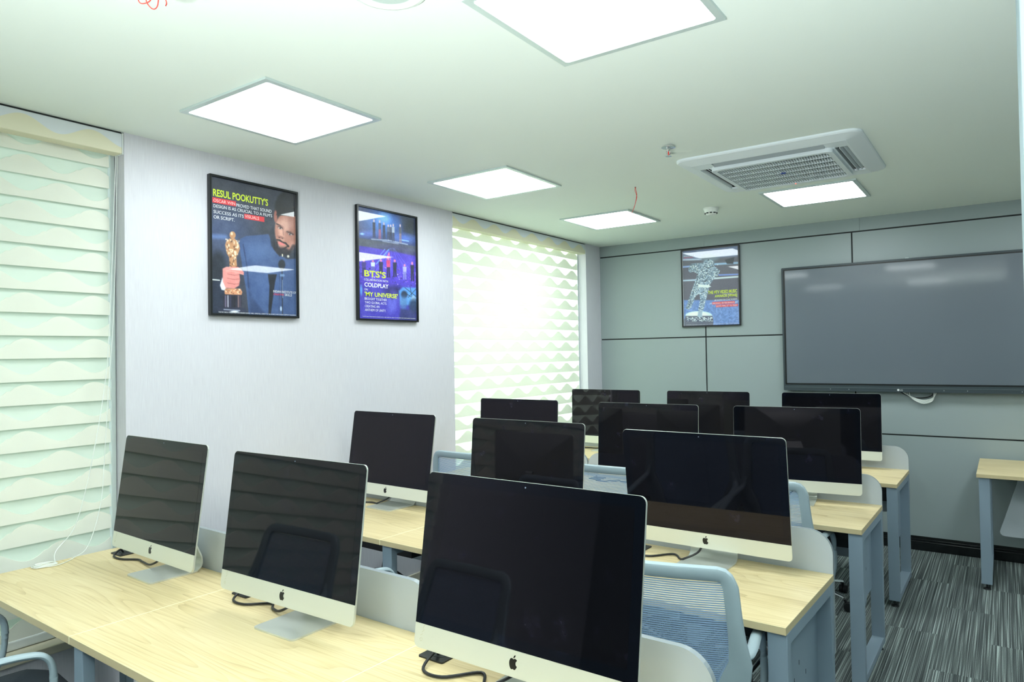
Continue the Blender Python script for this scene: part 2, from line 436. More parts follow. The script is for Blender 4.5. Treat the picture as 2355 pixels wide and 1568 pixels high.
for i in range(3):
    q = smooth_path([(.10, 1.19+.006*i, .754+.003*i), (.14, 1.195+.006*i, .754+.003*i), (.15, 1.25, .756+.003*i), (.13, 1.27-.004*i, .755+.003*i), (.105, 1.245, .754+.003*i)], 5, True)
    tube(bm, q, .0022, seg=6, closed=True)
obj('coiled_end', bm, WHITEP, cord, smooth=True)

# ------------------------------------------------------------------ ceiling fittings
def light_panel(x, y, label):
    t = thing('ceiling_light', label, 'ceiling light', (x+.3, y+.3, HC), 0, 'square ceiling light panels')
    bm = ring(B(), rrect(-.3, .3, -.3, .3, .001, 1), rrect(-.276, .276, -.276, .276, .008, 1), -.010, -.0005)
    obj('trim_frame', bm, ALUF, t)
    bm = prism(B(), rrect(-.2765, .2765, -.2765, .2765, .008, 3), -.006, -.0008)
    obj('diffuser', bm, DIFF, t); return t
lp = light_panel(.484, 1.610, 'square ceiling light nearest above the near blind, left of the picture')
light_panel(.468, 3.195, 'square ceiling light above the second poster, middle of the window side run')
light_panel(.472, 4.746, 'square ceiling light in front of the far window, a red wire hanging beside it')
light_panel(2.041, 1.608, 'largest square ceiling light, cut off by the top edge of the picture')
light_panel(2.003, 4.818, 'square ceiling light directly behind the air conditioner')
for x, y, l in ((3.65, 1.6, 'near'), (3.65, 4.8, 'far'), (3.65, 3.2, 'middle')):
    light_panel(x, y, 'square ceiling light %s the front right, mirrored in the wall screen' % {'near': 'nearest to', 'far': 'farthest in', 'middle': 'halfway along'}[l])
for x in (.48, 2.04, 3.65):
    light_panel(x, -.9, 'square ceiling light behind the camera, %s' % {.48: 'near the window', 2.04: 'in the middle', 3.65: 'on the right'}[x])

# air conditioner cassette
ac = thing('air_conditioner', 'white four-way ceiling cassette air conditioner with a slatted grille', 'air conditioner', (2.325, 4.172, HC))
h = .475
bm = B()
zo, zi = -.004, -.034
def acring(bm, o_, i_, z0, z1, n=6, mi=0, ro=.07, ri=.03):
    O = rrect(-o_, o_, -o_, o_, ro, n); I = rrect(-i_, i_, -i_, i_, ri, n); m = len(O)
    A = [bm.verts.new((x, y, z0)) for x, y in O]; C = [bm.verts.new((x, y, z1)) for x, y in I]
    for k in range(m):
        f = bm.faces.new((A[k], A[(k+1) % m], C[(k+1) % m], C[k])); f.material_index = mi
    return A, C
# outer sloping bezel from ceiling rim down to the slots
acring(bm, h, h, 0, -.010, ri=.07); acring(bm, h, h-.006, -.010, -.015, ri=.066); acring(bm, h-.006, .398, -.015, -.034, ro=.066, ri=.012)
obj('bezel', bm, ACW, ac, smooth=True)
bm = B()   # flat land with four slots: slot 0.60 long between 0.325 and 0.395
for sx in (-1, 1):
    for sy in (-1, 1): box(bm, *sorted((sx*.29, sx*.40)), *sorted((sy*.29, sy*.40)), -.034, -.022)
for k in range(4):
    M = Matrix.Rotation(k*math.pi/2, 4, 'Z')
    box(bm, -.292, .292, -.3985, -.386, -.034, -.01, 0, M); box(bm, -.292, .292, -.328, -.29, -.036, -.01, 0, M)
obj('slot_frame', bm, ACW, ac)
bm = B(); box(bm, -.398, .398, -.398, .398, -.009, -.003); obj('air_chamber', bm, DARK, ac)
for k in range(4):
    M = Matrix.Rotation(k*math.pi/2, 4, 'Z')
    bm = B()
    M2 = M @ Matrix.Translation((0, -.352, -.026)) @ Matrix.Rotation(math.radians(-38 if k != 1 else -74), 4, 'X')
    box(bm, -.288, .288, -.024 if k != 1 else -.014, .024 if k != 1 else .014, -.0015, .0015, .001, M2)
    if k == 1:
        M3 = M @ Matrix.Translation((0, -.372, -.022)) @ Matrix.Rotation(math.radians(-70), 4, 'X'); box(bm, -.288, .288, -.012, .012, -.001, .001, 0, M3)
    obj('air_vane', bm, GREYV if k == 0 else ACW, ac)
gr = obj('grille', ring(B(), rrect(-.318, .318, -.318, .318, .035), rrect(-.292, .292, -.292, .292, .025), -.056, -.03), ACW, ac, smooth=True)
bm = B()
for i in range(42):
    x = -.290+.58*(i+.5)/42; box(bm, x-.0013, x+.0013, -.292, .292, -.054, -.046)
obj('grille_slats', bm, ACW, gr)
bm = B()
for i in range(1, 6): y = -.292+.584*i/6; box(bm, -.292, .292, y-.003, y+.003, -.053, -.036)
obj('grille_ribs', bm, ACW, gr)
obj('filter', box(B(), -.292, .292, -.292, .292, -.022, -.02), DARK, ac)
bm = B(); lathe(bm, [(.012, -.0575), (.012, -.05)], 16, Matrix.Diagonal((1.2, .7, 1, 1))); obj('badge', bm, BLUEM, ac)
bm = B(); box(bm, -.005, .001, .298, .304, -.058, -.052); obj('indicator_light', bm, mat('red_indicator', (255, 60, 40), .4, emit=((1, .1, .05), 3)), ac)

# sprinkler, smoke detector, speaker, wires
sp_ = thing('fire_sprinkler', 'chrome fire sprinkler head left of the air conditioner', 'sprinkler', (1.941, 3.418, HC))
obj('flange', lathe(B(), [(.026, -.001), (.036, -.006), (.036, -.010), (.014, -.013)], 28), CHROME, sp_, smooth=True)
bm = lathe(B(), [(.010, -.012), (.010, -.022), (.006, -.026), (.004, -.03)], 16)
for s in (-1, 1): tube(bm, smooth_path([(s*.008, 0, -.022), (s*.012, 0, -.035), (s*.006, 0, -.047), (0, 0, -.053)], 4), .0018, seg=6)
obj('frame_arms', bm, CHROME, sp_, smooth=True)
obj('glass_bulb', lathe(B(), [(.0012, -.026), (.003, -.034), (.003, -.042), (.001, -.05)], 10), mat('red_bulb', (220, 40, 30), .15), sp_, smooth=True)
bm = lathe(B(), [(.004, -.052), (.016, -.0545), (.016, -.056), (.003, -.057)], 20); obj('deflector', bm, CHROME, sp_)
sd = thing('smoke_detector', 'small round white smoke detector on the ceiling beside a light panel', 'smoke detector', (1.569, 5.121, HC))
obj('base_plate', lathe(B(), [(.055, -.0005), (.055, -.012), (.050, -.018)], 32), WHITEP, sd, smooth=True)
obj('sensor_head', lathe(B(), [(.050, -.016), (.047, -.036), (.036, -.050), (.020, -.054)], 32), WHITEP, sd, smooth=True)
bm = B()
for k in range(10): M = Matrix.Rotation(k*math.pi/5, 4, 'Z'); box(bm, .036, .046, -.009, .009, -.045, -.037, 0, M)
obj('vent_slot', bm, DARK, sd)
spk = thing('ceiling_speaker', 'round pale ceiling disc cut off at the top edge of the picture', 'ceiling speaker', (1.905, 1.44, HC))
obj('rim', lathe(B(), [(.115, -.0005), (.112, -.007), (.10, -.010), (.098, -.006)], 40), WHITEP, spk, smooth=True)
obj('cover', lathe(B(), [(.099, -.003), (.06, -.008), (.02, -.009)], 40), mat('pale_grey_cover', (196, 212, 206), .5), spk, smooth=True)
def wires(name, label, base, paths, m=REDW):
    t = thing(name, label, 'wire', base)
    for p in paths:
        obj('strand', tube(B(), smooth_path([(0, 0, 0)]+[tuple(q) for q in p], 7), .0016, seg=6), m, t, smooth=True)
    obj('ceiling_hole', lathe(B(), [(.006, -.0006), (.006, -.0016)], 12), DARK, t)
wires('hanging_wire', 'short pair of red wires hanging from the ceiling between smoke detector and air conditioner', (1.412, 4.146, HC),
      [[(-.004, -.0, -.02), (.006, .0, -.05), (.002, 0, -.09), (-.012, 0, -.135)], [(.004, 0, -.02), (.010, 0, -.06), (.0, 0, -.10), (-.02, 0, -.15), (-.035, 0, -.17)]])
hb = at(352, -70, 'z', HC)
def rel(px, py, d): return at(px, py, 'z', HC-d) - hb
wires('hanging_wire', 'curly red wire ends dangling from the ceiling at the top left corner', tuple(hb),
      [[rel(330, -40, .03), rel(318, -6, .06), rel(325, 8, .09), rel(345, 2, .11), rel(352, -20, .10)],
       [rel(345, -30, .03), rel(336, 0, .07), rel(350, 20, .11), rel(362, 14, .13), rel(366, -20, .13)],
       [rel(370, -40, .03), rel(378, -10, .06), rel(383, 6, .09), rel(381, 14, .10)]])

# ------------------------------------------------------------------ desks
XE = 2.786; DD = .610; ZT = .75; TH = .024
US = [-2.712, -1.786, -.860, 0.0]        # unit joints, measured from the right end
rows = {1: (.9285, -.0165), 2: (2.1881, -.0328), 3: (3.546, -.0113), 4: (4.8265, -.0091)}
def leg_frame(bm, u0, plate=False):
    """closed loop leg: 60 mm wide in x"""
    ua, ub = u0, u0+.06
    box(bm, ua, ub, .012, .047, .035, ZT-TH, .002); box(bm, ua, ub, DD-.047, DD-.012, .035, ZT-TH, .002)
    box(bm, ua+.001, ub-.001, .04, DD-.04, .035, .070, .002); box(bm, ua+.001, ub-.001, .04, DD-.04, ZT-TH-.04, ZT-TH, .002)
def foot(bm, x, y):
    lathe(bm, [(.005, .036), (.005, .012), (.020, .009), (.023, .0)], 16, Matrix.Translation((x, y, 0)))
def partition(u0, u1):
    M = Matrix(((1, 0, 0, 0), (0, 0, 1, 0), (0, 1, 0, 0), (0, 0, 0, 1)))
    bm = B(); prism(bm, rrect(u0+.002, u1-.002, .45, .9055, [.01, .01, .085, .085], 10), DD+.001, DD+.019, M, 0, 1)
    return bm
def bench(r):
    Y, A = rows[r]
    lab = {1: 'nearest oak-topped computer bench, running across the bottom left of the picture',
           2: 'second oak-topped computer bench from the front, mesh chair tucked at its right end',
           3: 'third oak-topped computer bench, its right corner behind the second bench',
           4: 'farthest oak-topped computer bench of the rows, below the wall screen'}[r]
    t = thing('computer_desk', lab, 'desk', (XE, Y, 0), A, 'long computer benches in rows')
    for i in range(3):
        a, b = US[i], US[i+1]
        bm = B(); box(bm, a+.0006, b-.0006, 0, DD, ZT-TH, ZT, .0009)
        for f in bm.faces:
            c = f.calc_center_median()
            f.material_index = 0 if c.z > ZT-.0005 and abs(f.normal.z) > .9 else 1
            if .0002 < ZT-c.z < .0012: f.material_index = 2
            if c.y > .001 and c.y < DD-.001 and ZT-TH+.001 < c.z < ZT-.001: f.material_index = 1
        obj('tabletop', bm, [WOOD, WEDGE, WSEAM], t)
        # pale lipping that shows as a line at each joint
        if i < 2:
            obj('joint_strip', box(B(), b-.0017, b+.0017, -.0006, DD, ZT-TH, ZT+.0006), WSEAM, t)
        obj('privacy_screen', partition(a, b), [PARTN, PARTE], t)
        # grommet with its slot
        gx_ = b-.775 if i == 0 else b-.80
        if i == 0: gx_ = -2.59
        if i == 1: gx_ = -1.672
        if i == 2: gx_ = -.76
        g_ = obj('cable_grommet', prism(B(), rrect(gx_-.045, gx_+.045, .495, .575, .006, 3), ZT, ZT+.004), BLACKP, t)
        obj('cable_slot', prism(B(), [(gx_+.028*math.cos(q*math.pi/10), .535+.022*math.sin(q*math.pi/10)) for q in range(20)], ZT+.004, ZT+.0046), DARK, g_)
        # cable tray
        bm = B(); xa, xb = b-.46, b-.07
        box(bm, xa, xb, .27, .272, .59, ZT-TH, 0); box(bm, xa, xb, .40, .402, .59, ZT-TH, 0); box(bm, xa, xb, .27, .402, .588, .592, 0)
        box(bm, xa, xa+.002, .27, .402, .59, ZT-TH); box(bm, xb-.002, xb, .27, .402, .59, ZT-TH)
        obj('cable_tray', bm, BLACKM, t)
    legs = [-.06, US[2]+.003, US[1]+.003, US[0]]
    for k, u0 in enumerate(legs):
        bm = B(); leg_frame(bm, u0); l = obj('leg_frame', bm, STEEL, t)
        fb = B(); foot(fb, u0+.03, .03); obj('levelling_foot', fb, BLACKP, l)
        fb = B(); foot(fb, u0+.03, DD-.03); obj('levelling_foot', fb, BLACKP, l)
    # side plate with notched lower edge on the end frame
    M = Matrix(((0, 0, 1, 0), (1, 0, 0, 0), (0, 1, 0, 0), (0, 0, 0, 1)))
    bm = B(); zz = .30
    prism(bm, [(.046, ZT-TH-.03), (.046, zz+.02), (.30, zz+.02), (.33, zz+.055), (.38, zz-.02), (.41, zz+.02), (DD-.046, zz+.02), (DD-.046, ZT-TH-.03)], -.055, -.052, M)
    sp = obj('side_plate', bm, STEEL, t)
    for (q, z) in ((.2, .52), (.26, .48), (.32, .52), (.26, .44), (.2, .42), (.4, .46)): obj('plate_slot', box(B(), -.0522, -.0515, q-.002, q+.002, z-.008, z+.008), DARK, sp)
    bm = B(); box(bm, US[0]+.05, -.055, .18, .22, ZT-TH-.072, ZT-TH-.002, .001); box(bm, US[0]+.05, -.055, .47, .51, ZT-TH-.045, ZT-TH-.002, .001)
    obj('support_beam', bm, BLACKM, t)
    return t
desks = {r: bench(r) for r in rows}
# the black flexible conduit and a loose cable below the second bench
bm = B(); box(bm, -.013, .013, -.006, .006, 0, .42, .003)
Mx = Matrix.Translation((XE-1.97, rows[2][0]+.13, .30)) @ Matrix.Rotation(math.radians(14), 4, 'Y')
bmesh.ops.transform(bm, matrix=Mx, verts=bm.verts)
for v in bm.verts: v.co -= Vector((XE, rows[2][0], 0))
obj('cable_duct', bm, mat('dark_grey_duct', (78, 86, 86), .5), desks[2])
q_ = [(.45, 2.5, .42), (.62, 2.52, .47), (.75, 2.5, .49), (.88, 2.5, .46), (1.0, 2.52, .47)]
obj('loose_cable', tube(B(), smooth_path([(a-XE, b-rows[2][0], c) for a, b, c in q_], 6), .006, seg=8), CORDB, desks[2], smooth=True)

# side table against the back wall at the right
t = thing('side_table', 'narrow oak-topped table standing alone below the wall screen at the right edge', 'table', (3.17, 5.475, 0))
bm = box(B(), 0, 1.25, 0, .775, ZT-TH, ZT, .0012)
for f in bm.faces: f.material_index = 0 if f.calc_center_median().z > ZT-.0005 else 1
obj('tabletop', bm, [WOOD, WEDGE], t)
for u0 in (.012, 1.18):
    bm = B(); box(bm, u0, u0+.06, .015, .05, .035, ZT-TH, .002); box(bm, u0+.012, u0+.06, .70, .735, .035, ZT-TH, .002); box(bm, u0+.006, u0+.06, .04, .72, .035, .07, .002); box(bm, u0+.006, u0+.06, .04, .72, ZT-TH-.04, ZT-TH, .002)
    l = obj('leg_frame', bm, STEEL, t)
    for yy in (.033, .715): fb = B(); foot(fb, u0+.03, yy); obj('levelling_foot', fb, BLACKP, l)
M = Matrix(((1, 0, 0, 0), (0, 0, 1, 0), (0, 1, 0, 0), (0, 0, 0, 1)))
bm = B(); prism(bm, [(.245, ZT-TH)]+[(.115+.03*(1-math.cos(a)), .30-.03*math.sin(a)) for a in (0, .5, 1.0, 1.5)]+[(1.08, .27), (1.14, .30), (1.0, ZT-TH)], .42, .438, M, 0, 1)
obj('modesty_panel', bm, [PARTN, PARTE], t)

# ------------------------------------------------------------------ all-in-one computers
WB, HB, CH = .65, .459, .0623
apple_body = smooth_path([(0, .40, 0), (.17, .47, 0), (.33, .42, 0), (.40, .33, 0), (.30, .22, 0), (.265, .06, 0), (.32, -.10, 0), (.425, -.18, 0), (.36, -.34, 0), (.21, -.50, 0), (.08, -.49, 0), (0, -.455, 0), (-.08, -.49, 0), (-.21, -.50, 0), (-.36, -.32, 0), (-.44, -.05, 0), (-.43, .20, 0), (-.33, .40, 0), (-.16, .46, 0)], 4, True)
apple_leaf = smooth_path([(.0, .50, 0), (.02, .62, 0), (.10, .74, 0), (.21, .79, 0), (.20, .66, 0), (.11, .55, 0)], 4, True)
def computer(tilt, name_lab, loc, rz, sdx=0.):
    """origin: desk level below the hinge"""
    t = thing('desktop_computer', name_lab, 'computer', loc, rz, 'all-in-one computers on the benches')
    # body plane: x right, y up along the glass, z towards the viewer
    zc = .516-HB/2*math.cos(tilt)
    T = Matrix.Translation((0, 0, zc)) @ Matrix.Rotation(math.pi/2, 4, 'X') @ Matrix.Rotation(-tilt, 4, 'X')
    hw, hh = WB/2, HB/2
    bm = B(); o_ = rrect(-hw, hw, -hh, hh, .017, 6); n = len(o_)
    L = [[bm.verts.new(T @ Vector((x, y, 0))) for x, y in o_], [bm.verts.new(T @ Vector((x, y, -.0055))) for x, y in o_]]
    for sc, dz in ((.93, -.010), (.78, -.019), (.55, -.029), (.30, -.036), (.1, -.038)):
        L.append([bm.verts.new(T @ Vector((x*sc, y*sc-.0*dz, dz))) for x, y in o_])
    for a, b in zip(L, L[1:]):
        for i in range(n): bm.faces.new((a[i], a[(i+1) % n], b[(i+1) % n], b[i]))
    bm.faces.new(L[0]); bm.faces.new(L[-1])
    obj('housing', bm, ALU, t, smooth=True)
    yc = -hh+CH
    bm = B(); prism(bm, rrect(-hw+.0008, hw-.0008, yc, hh-.0008, [.0005, .0005, .0165, .0165], 6), .0002, .0016, T); g_ = obj('screen', bm, GLASSB, t)
    bm = B(); prism(bm, rrect(-.2985, .2985, yc+.026, hh-.028, .0005, 1), .0016, .0018, T); obj('display_area', bm, ACTIVE, g_)
    bm = B(); lathe(bm, [(.0022, .0016), (.0020, .0021)], 10, T @ Matrix.Translation((0, hh-.013, 0))); obj('webcam', bm, mat('lens_grey', (120, 130, 150), .2), g_)
    bm = B(); prism(bm, rrect(-hw+.0008, hw-.0008, -hh+.0008, yc-.0004, [.0165, .0165, .0005, .0005], 6), .0002, .0014, T); ch = obj('chin', bm, CHIN, t)
    bm = B(); Ma = T @ Matrix.Translation((0, -hh+CH*.50, 0)); s_ = .026
    prism(bm, [(p.x*s_, p.y*s_) for p in apple_body], .0014, .0018, Ma); prism(bm, [(p.x*s_, p.y*s_) for p in apple_leaf], .0014, .0018, Ma)
    obj('logo', bm, LOGO, ch)
    # stand: bent aluminium plate, profile in (y,z)
    yb_ = .105; prof = [(-.092, .0), (.068, .0), (.096, .006), (.111, .022), (.1135, .045), (.106, .075), (.066, .185), (.048, .232)]
    sm = [Vector((0, a, b)) for a, b in prof]; sm = smooth_path([tuple(v) for v in sm], 5); th = .0055
    sm = [Vector((0, -.092+dy, 0)) for dy in (0, .0008, .0025, .005, .0085, .0135)]+sm[1:]
    bm = B(); hwf = .096
    def norm(i):
        a = sm[max(i-1, 0)]; b = sm[min(i+1, len(sm)-1)]; d = (b-a).normalized(); return Vector((0, -d.z, d.y))
    Ls = []
    for i, p in enumerate(sm):
        q = p+norm(i)*th; ww = hwf
        f0 = i/(len(sm)-1)
        dy = p.y+.092
        if dy < .014 and i < 8: ww = hwf-.014+math.sqrt(max(0, .014**2-(.014-dy)**2))
        elif f0 > .72: ww = hwf-.035*(f0-.72)/.28
        Ls.append([bm.verts.new((-ww, p.y, p.z)), bm.verts.new((ww, p.y, p.z)), bm.verts.new((ww, q.y, q.z)), bm.verts.new((-ww, q.y, q.z))])
    # round the front corners of the foot
    for a, b in zip(Ls, Ls[1:]):
        for i in range(4): bm.faces.new((a[i], a[(i+1) % 4], b[(i+1) % 4], b[i]))
    bm.faces.new(Ls[0]); bm.faces.new(Ls[-1])
    for v in bm.verts: v.co.x += sdx
    obj('stand', bm, ALU, t, smooth=True)
    bm = B(); tube(bm, [(-.028, .038, .238), (.028, .038, .238)], .012, .012, seg=12); obj('hinge', bm, ALU, t, smooth=True)
    return t
spec = [ # id, x, ytop, yaw, tilt, row, label
 ('1a', .6039, 1.4713, -.0359, .1392, 'computer leftmost on the nearest bench, beside the near blind'),
 ('1b', 1.4806, 1.4262, .0101, .1352, 'computer in the middle of the nearest bench, second large screen from the left'),
 ('1c', 2.3626, 1.4381, -.0128, .1546, 'largest computer in view, its chin cut by the bottom edge of the picture'),
 ('2a', .542, 2.8023, -.0342, .1548, 'computer on the second bench standing in front of the plain white wall'),
 ('2b', 1.4709, 2.7522, -.0201, .09, 'computer on the second bench whose top rises right behind the largest screen'),
 ('2c', 2.368, 2.616, -.0171, -.1223, 'computer at the right end of the second bench, screen leaning forward'),
 ('3a', .5607, 3.9987, .0066, .06, 'computer on the third bench, only its top showing before the far blind'),
 ('3b', 1.5429, 3.9627, .0204, .06, 'computer in the middle of the third bench, just left of the forward-leaning screen top'),
 ('3c', 2.3899, 4.0244, .1156, .0242, 'computer at the right end of the third bench, below the wall screen corner'),
 ('4a', .5618, 5.2928, -.0104, .0269, 'computer leftmost on the farthest bench, beside the far window pier'),
 ('4b', 1.4391, 5.3168, .0332, .06, 'computer in the middle of the farthest bench, below the silver figure poster'),
 ('4c', 2.3153, 5.3675, .0475, .0733, 'computer at the right end of the farthest bench, directly below the wall screen bezel'),
]
comps = {}
for (i, x, y, a, tl, lab) in spec:
    ym = y-HB/2*math.sin(tl)
    ox, oy = x+(y-ym)*math.sin(a), ym
    comps[i] = computer(tl, lab, (ox, oy, ZT+.0006), a, .035 if i in ('1a', '1b') else 0.)
# power cables: from the grommet slot to behind the stand
def cable(i, pts):
    c = comps[i]; Mi = (Matrix.Translation(c.location) @ Matrix.Rotation(c.rotation_euler.z, 4, 'Z')).inverted()
    obj('power_cable', tube(B(), smooth_path([tuple(Mi @ Vector(p)) for p in pts], 7), .0042, seg=8), CORDB, c, smooth=True)
def gpos(r, k):
    Y, A = rows[r]; u = (-2.59, -1.672, -.76)[k]; v = .535
    return XE+u*math.cos(A)-v*math.sin(A), Y+u*math.sin(A)+v*math.cos(A)
for r in rows:
    for k, l in enumerate('abc'):
        gx_, gy_ = gpos(r, k); c = comps['%d%s' % (r, l)]; cx_, cy_ = c.location.x, c.location.y
        z = ZT
        if (r, l) == ('1', 'x'): pass
        j = .02*((r*3+k) % 3)
        cable('%d%s' % (r, l), [(gx_, gy_, z-.012), (gx_+.005, gy_-.02, z+.020), (gx_+.03, gy_-.06-j, z+.0065), (gx_+.10, gy_-.065-j, z+.0055), (gx_+.17, gy_-.03, z+.0055), (gx_+.215, gy_-.035-j, z+.0055), (cx_-.085, gy_-.05-j, z+.0125), (cx_-.03, cy_+.03, z+.045), (cx_-.01, cy_+.034, z+.10)])

# pencil marks on the chins of the two nearest large screens
for i in ('1a', '1b', '1c'):
    c = comps[i]; tl = [s[4] for s in spec if s[0] == i][0]
    T = Matrix.Translation((0, 0, .516-HB/2*math.cos(tl))) @ Matrix.Rotation(math.pi/2, 4, 'X') @ Matrix.Rotation(-tl, 4, 'X')
    bx, by = -.302, -HB/2+.018
    bm = B()
    for pts in ([(0, 0), (.005, .002), (.006, .007), (.001, .009), (-.003, .005), (0, 0)], [(-.002, .014), (.006, .019)], [(.003, .023), (.010, .029), (.006, .034), (.011, .042)]):
        tube(bm, [T @ Vector((bx+a, by+b, .0015)) for a, b in pts], .0004, seg=5)
    obj('pencil_mark', bm, SCRIB, c)

# ------------------------------------------------------------------ office chairs
def back_pt(x, s):
    """s 0..1 from bottom to top of the backrest"""
    z = .50+.465*s; y = -.165-.075*s-.03*math.sin(s*math.pi)*.6
    return Vector((x, y-.030*(1-(x/.24)**2), z))
def hwid(s): return .170+.065*min(1, s/.45) - .022*max(0, (s-.45)/.55)
def make_chair(label, loc, rz):
    t = thing('office_chair', label, 'chair', loc, rz, 'blue grey mesh office chairs')
    # backrest frame loop
    loop = []; rx = []; ry = []
    N_ = 14
    for k in range(N_+1): s = k/N_*.915; loop.append(back_pt(hwid(s), s)); rx.append(.022+.022*math.exp(-((s-.26)/.24)**2)); ry.append(.013)
    for a, b in ((.992, .945), (.965, .97), (.92, .99), (.85, .998), (.6, 1.0), (.3, 1.0), (0, 1.0), (-.3, 1.0), (-.6, 1.0), (-.85, .998), (-.92, .99), (-.965, .97), (-.992, .945)):
        loop.append(back_pt(hwid(1)*a, b)); rx.append(.021); ry.append(.013)
    for k in range(N_, -1, -1): s = k/N_*.915; loop.append(back_pt(-hwid(s), s)); rx.append(.022+.022*math.exp(-((s-.26)/.24)**2)); ry.append(.013)
    for a in (-.5, 0, .5): loop.append(back_pt(hwid(0)*a, -.01)); rx.append(.04); ry.append(.013)
    # sweep with the section's flat side in the back plane
    bm = B(); n = len(loop); rings = []
    for i, p in enumerate(loop):
        T = (loop[(i+1) % n]-loop[(i-1) % n]).normalized(); nrm = Vector((0, 1, .22)).normalized(); s = T.cross(nrm).normalized(); u = s.cross(T)
        rg = []
        for k in range(12):
            a = 2*math.pi*k/12; ca, sa = math.cos(a), math.sin(a)
            ca = math.copysign(abs(ca)**.6, ca); sa = math.copysign(abs(sa)**.6, sa)
            rg.append(bm.verts.new(p+s*rx[i]*ca+u*ry[i]*sa))
        rings.append(rg)
    for i in range(n):
        A, C = rings[i], rings[(i+1) % n]
        for k in range(12): bm.faces.new((A[k], A[(k+1) % 12], C[(k+1) % 12], C[k]))
    obj('back_frame', bm, FRAMEP, t, smooth=True)
    # mesh: horizontal threads
    bm = B(); m = 66
    for i in range(m):
        s0 = .05+.90*(i+.12)/m; s1 = .05+.90*(i+.76)/m
        prev = None
        for q in range(13):
            f = -1+2*q/12; a = back_pt(f*(hwid(s0)-.008), s0); b = back_pt(f*(hwid(s1)-.008), s1)
            cur = (bm.verts.new(a), bm.verts.new(b), bm.verts.new(b+Vector((0, .0016, 0))), bm.verts.new(a+Vector((0, .0016, 0))))
            if prev:
                for w_ in range(4): bm.faces.new((prev[w_], prev[(w_+1) % 4], cur[(w_+1) % 4], cur[w_]))
            prev = cur
    obj('mesh_back', bm, MESHM, t)
    # arms
    for s in (-1, 1):
        p = smooth_path([(s*.224, -.222, .770), (s*.238, -.205, .728), (s*.250, -.165, .712), (s*.256, -.08, .706), (s*.258, .05, .700), (s*.262, .110, .682), (s*.268, .130, .63), (s*.270, .12, .53), (s*.258, .07, .46), (s*.225, .03, .425), (s*.16, .02, .415)], 6)
        n = len(p); r1 = [.024]*n; r2 = [.013]*n
        for i in range(n):
            f = i/(n-1)
            r1[i] = .012+.005*math.sin(min(1, f*1.6)*math.pi); r2[i] = .010
        obj('armrest', tube(B(), p, r1, r2, seg=12), FRAMEP, t, smooth=True)
    # seat cushion
    bm = B(); rows_ = []
    for (sc, z) in ((.90, .425), (.99, .435), (1, .455), (.97, .475), (.86, .490), (.5, .487), (.05, .484)):
        rows_.append([bm.verts.new((x*sc, .03+(y-.03)*sc, z-.02*max(0, (y-.2)/.1)*(1 if z > .45 else .3))) for x, y in rrect(-.24, .24, -.20, .27, .09, 6)])
    for a, b in zip(rows_, rows_[1:]):
        for i in range(len(a)): bm.faces.new((a[i], a[(i+1) % len(a)], b[(i+1) % len(a)], b[i]))
    bm.faces.new(rows_[0][::-1]); bm.faces.new(rows_[-1])
    obj('seat', bm, SEATM, t, smooth=True)
    bm = B(); box(bm, -.13, .13, -.12, .14, .385, .43, .012); box(bm, -.05, .05, -.22, -.08, .39, .42, .008)
    tube(bm, smooth_path([(0, -.16, .40), (0, -.215, .42), (0, -.225, .48), (0, -.205, .53)], 5), .045, .016, seg=10)
    obj('tilt_mechanism', bm, BLACKP, t, smooth=True)
    obj('gas_column', lathe(B(), [(.028, .09), (.028, .22), (.018, .23), (.018, .39)], 16), BLACKP, t, smooth=True)
    bm = B(); lathe(bm, [(.04, .075), (.045, .09), (.03, .12)], 16)
    ang = [math.radians(-24+72*k) for k in range(5)]
    for a in ang:
        d = Vector((math.cos(a), math.sin(a), 0))
        tube(bm, [d*.03+Vector((0, 0, .105)), d*.15+Vector((0, 0, .095)), d*.275+Vector((0, 0, .078))], [.02, .015, .012], [.014, .011, .009], seg=8)
    obj('star_base', bm, CHROME, t, smooth=True)
    for a in ang:
        M = Matrix.Rotation(a, 4, 'Z') @ Matrix.Translation((.275, 0, 0)) @ Matrix.Rotation(.6, 4, 'Z')
        bm = B()
        for s in (-1, 1): lathe(bm, [(.012, s*.024), (.025, s*.022), (.0265, s*.012), (.025, s*.004), (.01, s*.003)], 16, M @ Matrix.Translation((.018, 0, .0268)) @ Matrix.Rotation(math.pi/2, 4, 'X'))
        tube(bm, [M @ Vector((0, 0, .07)), M @ Vector((.01, 0, .045))], .009, seg=8)
        obj('caster', bm, BLACKP, t, smooth=True)
    return t
ch0 = make_chair('mesh office chair at the right end of the second bench, its whole back in view', (2.445, 2.13, 0), .20)
for (x, y, a, l) in (
    (1.96, 2.05, 0, 'mesh office chair at the middle of the second bench, behind the largest screen'),
    (.95, 1.99, 0, 'mesh office chair at the window end of the second bench, one armrest showing'),
    (2.37, 3.57, 0, 'mesh office chair at the right end of the third bench'),
    (1.60, 3.56, .03, 'mesh office chair at the middle of the third bench, between two tall screens'),
    (.60, 3.58, 0, 'mesh office chair at the window end of the third bench, beside the white wall screen'),
    (2.265, 4.72, 0, 'mesh office chair at the farthest bench, chrome base and casters showing past desk legs'),
    (.65, .84, -.10, 'mesh office chair under the nearest bench, armrest loop in the bottom left corner'),
    (1.42, .68, .06, 'mesh office chair at the middle of the nearest bench, mirrored in its screen'),
    ):
    dup(ch0, (x, y, 0), a, l)

